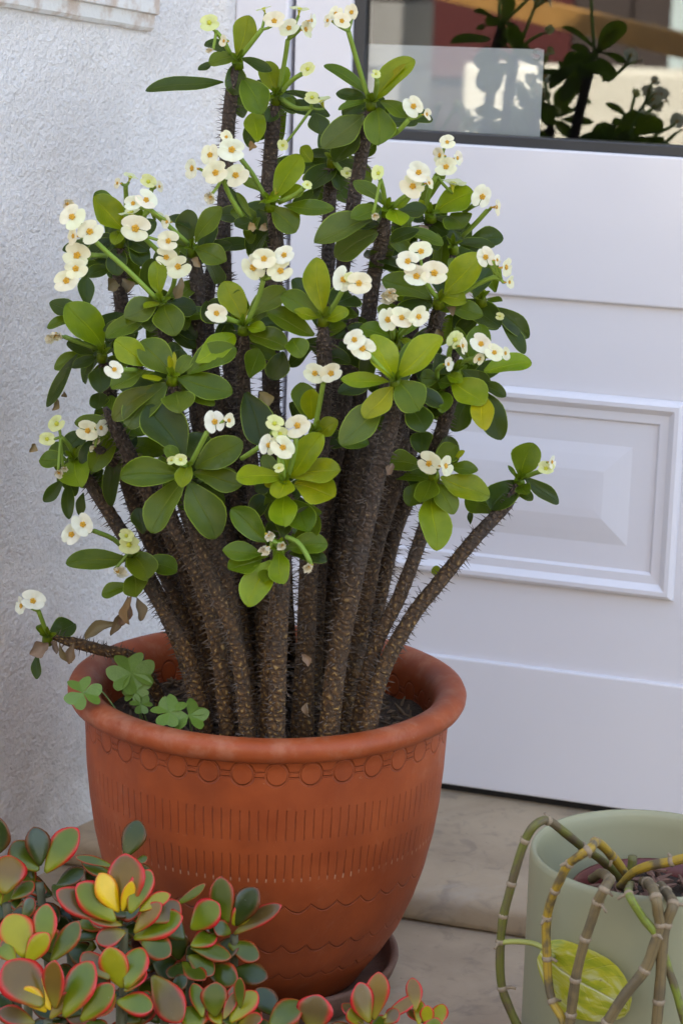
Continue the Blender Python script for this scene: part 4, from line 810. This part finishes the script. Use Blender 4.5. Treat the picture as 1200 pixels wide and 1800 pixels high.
# ------------------------------------------------------------------ clover seedlings in the pot
CLOV = cm('clover_leaf', (.085, .150, .012), (.135, .215, .022))
def clover(label, leaves):
    c0 = atz(leaves[0][0], leaves[0][1], RIMZ + leaves[0][3]); base = Vector((c0.x * .9, c0.y * .9, SOILZ - .004))
    root = empty('clover_seedling', base, label, 'clover', 'clover growing in the terracotta pot')
    for (px, py, size, dz, angs) in leaves:
        c = atz(px, py, RIMZ + dz); s = size / pxm(c); kk = min(.92, .145 / max(.01, math.hypot(c.x, c.y))); st = Vector((c.x * kk, c.y * kk + .004, SOILZ - .004)); md = st * .35 + c * .65; md.z = max(TOP + .010, (st.z + c.z) / 2) if math.hypot(c.x, c.y) > .15 else (st.z + c.z) / 2 + .006
        v, f, u = tube_data(spline([st, md, c], .006), .0009, 6); add('stalk', v, f, COLM, root, st, color=(.14, .20, .06, 1))
        n0 = (CAMDIR * .8 + UPV * .7 + rv * rnd.uniform(-.2, .2)).normalized(); ex = uv_.cross(n0).normalized(); ey = n0.cross(ex)
        lf = add('leaf', [c + n0 * .0005 + (ex * math.cos(a) + ey * math.sin(a)) * .0011 for a in (0, 1, 2, 3, 4, 5)] , [(0, 1, 2, 3, 4, 5)], CLOV, root, c)
        for an in angs:
            a = R(an); d1 = ex * math.cos(a) + ey * math.sin(a); d2 = -ex * math.sin(a) + ey * math.cos(a); v, f = [c], []
            tl = rnd.uniform(-.22, .12); N = 22
            for ring in (.5, 1.0):
                for j in range(N):
                    t = j / (N - 1) * 2 - 1                                  # heart outline from one side to the other
                    th = t * R(54); q_ = abs(t); rr = (.70 + .80 * q_ - .62 * q_ * q_) if q_ < .6 else (.957 - 1.9 * (q_ - .6) ** 1.6)
                    rr = rr * ring; x, y = rr * math.cos(th), rr * math.sin(th)
                    v.append(c + (d1 * x + d2 * y) * s + n0 * s * (tl * x + .34 * abs(y) - .10 * x * x))
            for j in range(N - 1): f += [(0, 1 + j, 2 + j), (1 + j, 1 + N + j, 2 + N + j, 2 + j)]
            add('leaflet', v, f, CLOV, lf, c)
    return root
clover('clover leaf hanging out over the left rim of the terracotta pot', [(146, 1218, 38, .020, (105, 235, -8))])
clover('tall clover with the largest leaf inside the terracotta pot', [(231, 1183, 47, .020, (98, 205, -5, 290)), (238, 1215, 26, .005, (200, 320, 80)), (248, 1238, 22, -.005, (20, 150, 270))])
clover('pair of clover leaves pressed against the front rim of the pot', [(298, 1252, 36, .006, (140, 55, 262)), (332, 1258, 38, .003, (48, -25, 200))])

# ------------------------------------------------------------------ jade plants in front
def jade_data(b, t, W, n, th, cup, seed):
    a = t - b; L = a.length; ax = a / L; n = (n - ax * n.dot(ax)).normalized(); s = ax.cross(n); v, f, u = [], [], []
    tt_ = [0, .06, .15, .28, .42, .56, .69, .80, .89, .95, .985, 1.0]; hwj = lambda t: (.13 * (1 - t) * math.exp(-t * 5) + math.sin(math.pi * t ** 1.35) ** .66 if 0 < t < 1 else (.13 if t == 0 else .0))
    m = 10
    for i, q in enumerate(tt_):
        h = max(hwj(q), .02) * W * .5; c = b + a * q + n * (L * cup * (q * q - q)) + s * (L * .04 * math.sin(q * 3 + seed))
        hh = th * (.35 + .65 * math.sin(math.pi * min(.97, .1 + q * .9))) * min(1, h / (W * .16) + .12)
        for j in range(m):
            an = 2 * math.pi * j / m; cs, sn = math.cos(an), math.sin(an)
            v.append(c + s * h * cs + n * (hh * sn * .5 + .16 * h * cs * cs)); u.append((max(abs(cs) ** 1.0, max(0, (q - .80) / .2) ** 1.2), q))
        if i:
            k = (i - 1) * m
            for j in range(m): f.append((k + j, k + (j + 1) % m, k + m + (j + 1) % m, k + m + j))
    f.append(tuple(range(m - 1, -1, -1))); f.append(tuple(range((len(tt_) - 1) * m, len(tt_) * m))); return v, f, u
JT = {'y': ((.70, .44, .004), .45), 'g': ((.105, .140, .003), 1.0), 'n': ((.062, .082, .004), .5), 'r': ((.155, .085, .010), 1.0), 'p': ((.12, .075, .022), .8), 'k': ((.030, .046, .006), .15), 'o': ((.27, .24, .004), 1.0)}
def jade(name_label, bowl_px, bowl_d, crowns):
    c = stem_base(bowl_px, bowl_d, .045); root = empty('jade_plant', c, name_label, 'succulent', 'jade plants in front of the terracotta pot')
    for (cx_, cy_, d, leaves) in crowns:
        cp = P(cx_, cy_ + 16, d - .004); off = Vector((cp.x - c.x, cp.y - c.y, 0)); lo = c + off * min(1, .082 / max(.001, off.length)); lo.z = c.z - .01
        mid = lo * .4 + cp * .6; mid.z = lo.z + (cp.z - lo.z) * .35
        v, f, u = tube_data(spline([lo, mid, cp], .008), .0042, 8); add('stem', v, f, COLM, root, lo, color=(.10, .095, .045, 1))
        for (bx, by, tx, ty, w_, tn) in leaves:
            ang = math.atan2(by - ty, tx - bx); db = rnd.uniform(-.004, .004)
            b = P(bx, by, d + db); t = P(tx, ty, d + db + .035 * max(0, -math.sin(ang)) - .015 * max(0, math.sin(ang)) + rnd.uniform(-.012, .016)); s = pxm(b)
            n = CAMDIR * .7 + UPV * rnd.uniform(.4, .9) + rv * rnd.uniform(-.45, .45)
            v, f, u = jade_data(b, t, w_ / s * 1.2, n, min(.008, w_ / s * .28), rnd.uniform(.0, .22), rnd.uniform(0, 6)); cc, al = JT[tn]
            k = rnd.uniform(.85, 1.15); add('leaf', v, f, JADE, root, b, u, color=(cc[0] * k, cc[1] * k, cc[2] * k, al * rnd.uniform(.75, 1)))
    bw = empty('bowl', (c.x, c.y, 0), 'low dark bowl under the ' + {190: 'red edged', 395: 'greener', 690: 'small reddish'}[bowl_px] + ' jade plant', 'bowl')
    v, f, u = lathe([(0, .002), (.07, .001), (.092, .02), (.1, .046), (.1, .052), (.094, .052), (.088, .04), (0, .04)], 40, (c.x, c.y, 0)); add('dish', v, f, m_plain('bowl_clay', (.06, .05, .045), .7, .3, 30, .3), bw)
    v, f = soil_disc(c.x, c.y, .045, .09, .004, 5); tag(add('soil', v, f, SOIL, bw), kind='stuff')
def fill(x0, x1, y0, y1, n, toks, d0, d1, l0=40, l1=70):  # filler leaves, mostly in dark tones that paint in shadow between rosettes
    out = []
    for _ in range(n):
        x, y = rnd.uniform(x0, x1), rnd.uniform(y0, y1); a = rnd.uniform(-.6, math.pi + .6); L = rnd.uniform(l0, l1)
        out.append((x, y, x + L * math.cos(a), y - L * .9 * math.sin(a), rnd.uniform(24, 44), rnd.choice(toks)))
    return out
jade('jade plant with red edged leaves against the stucco wall', 190, .36, [
 (218, 1618, .33, [(222, 1602, 220, 1500, 62, 'r'), (210, 1602, 174, 1535, 38, 'y'), (217, 1602, 230, 1548, 21, 'y'), (230, 1606, 264, 1528, 38, 'g'), (205, 1616, 133, 1557, 48, 'g'), (192, 1622, 101, 1563, 46, 'p'), (215, 1626, 148, 1604, 24, 'r'),
   (236, 1640, 285, 1588, 32, 'r'), (236, 1650, 322, 1612, 50, 'g'), (245, 1602, 300, 1572, 26, 'o'), (268, 1622, 314, 1584, 40, 'p'), (222, 1640, 168, 1652, 34, 'p'), (250, 1655, 300, 1680, 40, 'n')]),
 (50, 1680, .36, [(45, 1682, 14, 1608, 56, 'o'), (75, 1672, 86, 1588, 42, 'g'), (45, 1692, 88, 1642, 34, 'o'), (92, 1692, 137, 1618, 36, 'n'), (40, 1692, 2, 1655, 32, 'p'), (30, 1690, -20, 1640, 40, 'g')]),
 (85, 1778, .42, [(72, 1772, 14, 1688, 76, 'r'), (88, 1776, 62, 1712, 26, 'y'), (80, 1780, 46, 1733, 29, 'y'), (95, 1772, 100, 1688, 38, 'r'), (110, 1786, 167, 1692, 56, 'g'), (90, 1792, 132, 1742, 26, 'r'), (62, 1796, -4, 1780, 32, 'p'), (140, 1792, 203, 1733, 40, 'g'), (80, 1800, 110, 1830, 40, 'n')]),
 (212, 1738, .38, [(213, 1737, 194, 1663, 44, 'o'), (220, 1737, 252, 1666, 48, 'g'), (218, 1742, 257, 1703, 32, 'r'), (205, 1760, 270, 1772, 40, 'g'), (190, 1722, 148, 1673, 36, 'p'), (200, 1745, 165, 1790, 36, 'n')]),
 (70, 1535, .22, [(70, 1522, 60, 1453, 42, 'k'), (66, 1532, 26, 1478, 48, 'n'), (78, 1532, 140, 1458, 46, 'g'), (-8, 1502, 2, 1438, 46, 'k'), (60, 1562, 38, 1520, 30, 'n'), (25, 1602, 74, 1568, 22, 'p'), (200, 1527, 133, 1504, 16, 'n'), (206, 1542, 143, 1514, 22, 'n'), (100, 1560, 150, 1530, 34, 'k'), (95, 1555, 130, 1590, 34, 'k')]),
 (12, 1572, .30, [(10, 1572, 14, 1503, 58, 'r'), (14, 1570, 12, 1530, 12, 'y'), (20, 1580, 60, 1550, 30, 'n'), (0, 1590, -30, 1540, 40, 'g')]),
 (228, 1512, .21, [(222, 1507, 243, 1441, 38, 'k'), (238, 1516, 260, 1507, 16, 'n'), (228, 1520, 270, 1545, 30, 'k')]),
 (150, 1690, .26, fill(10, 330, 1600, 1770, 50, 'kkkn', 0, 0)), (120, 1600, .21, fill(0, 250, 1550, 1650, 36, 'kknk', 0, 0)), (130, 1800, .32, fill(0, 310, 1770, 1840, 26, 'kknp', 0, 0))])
jade('greener jade plant growing against the pot belly', 395, .33, [
 (412, 1628, .26, [(402, 1622, 385, 1541, 40, 'n'), (415, 1627, 453, 1561, 46, 'k'), (410, 1627, 438, 1593, 34, 'o'), (412, 1642, 495, 1591, 30, 'p'), (405, 1642, 376, 1624, 28, 'n'), (400, 1662, 457, 1682, 36, 'n'), (395, 1640, 350, 1610, 30, 'k')]),
 (335, 1662, .28, [(335, 1632, 387, 1590, 46, 'g'), (335, 1662, 382, 1640, 36, 'g'), (335, 1668, 407, 1681, 32, 'n'), (330, 1682, 377, 1712, 38, 'n'), (320, 1692, 362, 1722, 32, 'n'), (310, 1592, 360, 1552, 15, 'n'), (325, 1650, 290, 1620, 34, 'k'), (330, 1690, 300, 1720, 34, 'k')]),
 (290, 1760, .34, [(265, 1718, 322, 1795, 50, 'p'), (300, 1740, 330, 1720, 26, 'k')]),
 (400, 1795, .36, [(355, 1788, 340, 1728, 26, 'g'), (378, 1788, 380, 1726, 42, 'n'), (395, 1792, 411, 1743, 18, 'r'), (405, 1797, 452, 1743, 42, 'o'), (420, 1772, 424, 1718, 18, 'n'), (340, 1812, 340, 1768, 52, 'g'), (420, 1800, 462, 1790, 30, 'r'), (390, 1800, 370, 1770, 26, 'o')]),
 (500, 1812, .37, [(470, 1812, 532, 1763, 50, 'n'), (552, 1814, 560, 1748, 62, 'p'), (520, 1815, 500, 1780, 34, 'n')]),
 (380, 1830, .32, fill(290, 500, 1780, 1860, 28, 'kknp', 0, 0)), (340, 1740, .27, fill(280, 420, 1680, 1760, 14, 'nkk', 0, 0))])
jade('small reddish jade plant beside the saucer', 690, .36, [
 (655, 1797, .35, [(650, 1797, 629, 1727, 40, 'r'), (660, 1793, 662, 1708, 38, 'r'), (635, 1803, 614, 1772, 30, 'o'), (670, 1787, 737, 1753, 22, 'r'), (675, 1800, 700, 1775, 28, 'p'), (640, 1800, 600, 1765, 26, 'p')]),
 (745, 1805, .34, [(728, 1777, 725, 1718, 26, 'r'), (735, 1802, 736, 1756, 20, 'o'), (752, 1804, 751, 1767, 22, 'o'), (765, 1804, 780, 1765, 26, 'o'), (745, 1800, 715, 1775, 18, 'r')]),
 (690, 1850, .35, fill(600, 760, 1810, 1870, 10, 'npg', 0, 0))])

# ------------------------------------------------------------------ sage green pot with bare vines
GD = .24; gc = P(1140, 1496, GD); GR = 209 / pxm(gc); GZ = gc.z
gp = empty('green_planter', (gc.x, gc.y, 0), 'sage green straight sided ceramic planter on the paving', 'flower pot')
m = Mat('sage_ceramic'); n_ = m.noise(5, 4); c_ = m.mix(n_, (.285, .272, .162), (.335, .318, .195)); c_ = m.mix(m.noise(90, 3).step(.68, .78) * .2, c_, (.2, .2, .15))
m.set(color=c_, rough=.5, spec=.4).bump(m.noise(160, 3), .08, .001); SAGE = m.m
v, f, u = lathe([(0, .004), (GR * .95, .004), (GR * .985, .012), (GR * .995, .04), (GR, GZ - .02), (GR, GZ - .007), (GR * .992, GZ - .002), (GR * .975, GZ), (GR * .955, GZ - .001), (GR * .935, GZ - .006), (GR * .925, GZ - .016), (GR * .92, .03), (0, .02)], 96, (gc.x, gc.y, 0))
add('shell', v, f, SAGE, gp)
NZ = GZ - .040; ncx, ncy = gc.x + GR * .10, gc.y + GR * .05; NR = GR * .74
npot = empty('nursery_pot', (ncx, ncy, .02), 'dark red plastic nursery pot inside the sage green planter', 'plant pot')
v, f, u = lathe([(0, .021), (NR * .8, .021), (NR * .97, NZ - .012), (NR, NZ - .012), (NR, NZ), (NR * .96, NZ), (NR * .94, NZ - .02), (NR * .78, .03), (0, .03)], 56, (ncx, ncy, 0)); add('shell', v, f, m_plain('red_plastic', (.11, .018, .014), .45, .2, 20, .1), npot)
v, f = soil_disc(ncx, ncy, NZ - .012, NR * .95, .012, 9); tag(add('soil', v, f, SOIL, npot), kind='stuff')
v, f = soil_disc(gc.x, gc.y, NZ - .035, GR * .922, .006, 4); tag(add('gravel', v, f, SOIL, gp), kind='stuff')
bark_m = m_plain('bark_chip', (.15, .075, .05), .85, .5, 60, .5)
mb = MB()
for _ in range(90):
    a, q = rnd.uniform(0, 6.28), rnd.uniform(0, .9) ** .5; p = Vector((ncx + NR * .9 * q * math.cos(a), ncy + NR * .9 * q * math.sin(a), NZ - .008 + rnd.uniform(0, .008)))
    e = Vector((rnd.uniform(-1, 1), rnd.uniform(-1, 1), rnd.uniform(-.3, .3))).normalized() * rnd.uniform(.004, .012)
    v, f, u = tube_data([p - e, p, p + e], [.0012, rnd.uniform(.002, .0035), .001], 5); mb.put(v, f)
tag(mb.build('bark_chips', bark_m, npot), kind='stuff')
pothos = empty('pothos_plant', (ncx, ncy, NZ - .012), 'nearly bare trailing vine with knobbly stems in the sage green planter', 'vine')
m = Mat('vine_bark'); base = m.obj('Color'); u_, v_, _ = m.uvw('UV'); n_ = m.noise(1, 5, vec=m.mapped((9, 160, 1), 'UV')); n2 = m.noise(50, 4)
c_ = m.mix(n2.step(.42, .62), base, (.12, .085, .040)); c_ = m.mix(((u_ * 6.0).fract() - .5).abs().step(.12, .0) * .5, c_, (.06, .05, .03)); m.set(color=c_, rough=.6).bump(n_ + n2, .5, .001); VINE = m.m
NODE = m_plain('vine_node', (.27, .20, .125), .8, .4, 90, .5)
def gd(px, py, out=.032):
    """nearness of a point hanging just outside the planter wall"""
    dx = (px - 1140 + (py - 1496) * .03) / pxm(gc); return GD + (math.sqrt(max(0, GR * GR - dx * dx)) if abs(dx) < GR else 0) + out
def vine(pts, nodes, color, r=.0047):
    q = []
    for (x, y, dd) in pts: q.append(P(x, y, dd if dd is not None else gd(x, y)))
    r *= .9; c = spline(q, .004); k = [noise.noise(p * 60) for p in c]
    v, f, u = tube_data(c, [r * (1 + .12 * z) for z in k], 9); vn = add('vine', v, f, VINE, pothos, q[0], u, color=(*color, 1))
    for (nx, ny) in nodes:
        i = min(range(1, len(c) - 1), key=lambda j: (proj(c[j])[0] - nx) ** 2 + (proj(c[j])[1] - ny) ** 2)
        t = (c[i + 1] - c[i - 1]).normalized(); p = c[i]; s = t.orthogonal().normalized()
        v, f, u = tube_data([p - t * .0024, p - t * .0013, p, p + t * .0013, p + t * .0024], [r * 1.01, r * 1.12, r * 1.20, r * 1.1, r * 1.0], 10); mb = MB().put(v, f)
        if rnd.random() < .65:                                           # aerial root stub
            e = (s * rnd.uniform(-1, 1) + t.cross(s) * rnd.uniform(-1, 1)).normalized(); L = rnd.uniform(.008, .014)
            v, f, u = tube_data([p, p + e * L * .6, p + e * L + Vector((0, 0, -.002))], [.002, .0016, .0012], 6); mb.put(v, f)
        mb.build('node', NODE, vn, p, smooth=True)
OL, YL, BR, GN = (.13, .125, .018), (.38, .24, .018), (.18, .125, .050), (.19, .23, .022)
I = GD
vine([(1095, 1550, I - .02), (1060, 1515, I - .0), (1022, 1488, I + .02), (990, 1462, I + .04), (962, 1442, I + .05), (940, 1450, I + .06), (922, 1478, I + .06), (905, 1530, I + .06), (893, 1575, I + .06), (884, 1610, I + .06), (879, 1655, I + .06), (878, 1700, I + .06), (882, 1737, I + .06), (893, 1768, I + .06), (912, 1810, I + .06)],
     [(960, 1441), (922, 1478), (900, 1553), (885, 1608), (878, 1657), (882, 1737), (1022, 1488)], OL, .0046)
vine([(1100, 1538, I), (1075, 1505, I + .02), (1048, 1480, I + .06), (1036, 1492, None), (1000, 1518, None), (984, 1547, None), (972, 1572, None), (962, 1605, None), (959, 1640, None), (961, 1685, None), (963, 1725, None), (970, 1760, None), (986, 1788, None), (994, 1815, None)],
     [(1045, 1480), (1033, 1496), (1000, 1518), (975, 1567), (960, 1612), (961, 1686), (970, 1763), (1075, 1505)], YL, .0046)
vine([(1040, 1545, I + .04), (1056, 1535, I + .06), (1070, 1546, I + .085), (1064, 1558, None), (1050, 1585, None), (1040, 1615, None), (1028, 1650, None), (1015, 1700, None), (1008, 1740, None), (999, 1815, None)],
     [(1070, 1547), (1050, 1582), (1027, 1648), (1013, 1720), (1003, 1780), (1060, 1565)], BR, .0052)
vine([(1108, 1555, I + .05), (1104, 1572, None), (1128, 1612, None), (1152, 1642, None), (1166, 1680, None), (1186, 1740, None), (1203, 1800, None)], [(1104, 1576), (1153, 1641)], GN, .0042)
vine([(1130, 1550, I + .05), (1142, 1556, I + .09), (1152, 1578, None), (1156, 1605, None), (1160, 1625, None), (1150, 1660, None), (1132, 1705, None), (1095, 1752, None), (1058, 1810, None)], [(1138, 1552), (1152, 1578), (1160, 1624), (1133, 1703), (1062, 1798)], BR, .0056)
vine([(1160, 1558, I + .06), (1172, 1572, I + .095), (1182, 1590, None), (1172, 1618, None), (1164, 1650, None), (1161, 1710, None), (1157, 1760, None), (1152, 1815, None)], [(1168, 1570), (1184, 1592), (1162, 1626), (1160, 1757)], BR, .0056)
vine([(1088, 1560, I + .03), (1110, 1535, I + .04), (1140, 1522, I + .05), (1180, 1514, I + .06), (1235, 1500, I + .07)], [(1180, 1514)], YL, .0048)
vine([(1106, 1540, I - .01), (1110, 1520, I - .01), (1111, 1505, I - .01)], [], OL, .005)
pet = [P(x, y, gd(x, y, .018) if x > 935 else I + .062) for x, y in ((878, 1657), (900, 1655), (930, 1657), (952, 1665), (972, 1682))]
v, f, u = tube_data(spline(pet, .004), .0026, 7); add('petiole', v, f, COLM, pothos, pet[0], color=(.36, .36, .09, 1))
hb = lambda t: (math.sin(math.pi * (t * .975 + .02)) ** .5) * (1.0 - .10 * t) if t < 1 else 0.0
b_, t_ = P(962, 1684, gd(962, 1684, .016)), P(1104, 1776, gd(1104, 1776, .018)); b0_ = b_ - (t_ - b_) * .10
mid_ = (b_ + t_) / 2; nr_ = Vector((mid_.x - gc.x, mid_.y - gc.y, 0)).normalized() + UPV * .12
v, f, u = leaf_data(b0_, t_, 138 / pxm(b_), nr_, .035, -.10, 1.0, hb, .02); add('leaf', v, f, POTHOS, pothos, b0_, u)
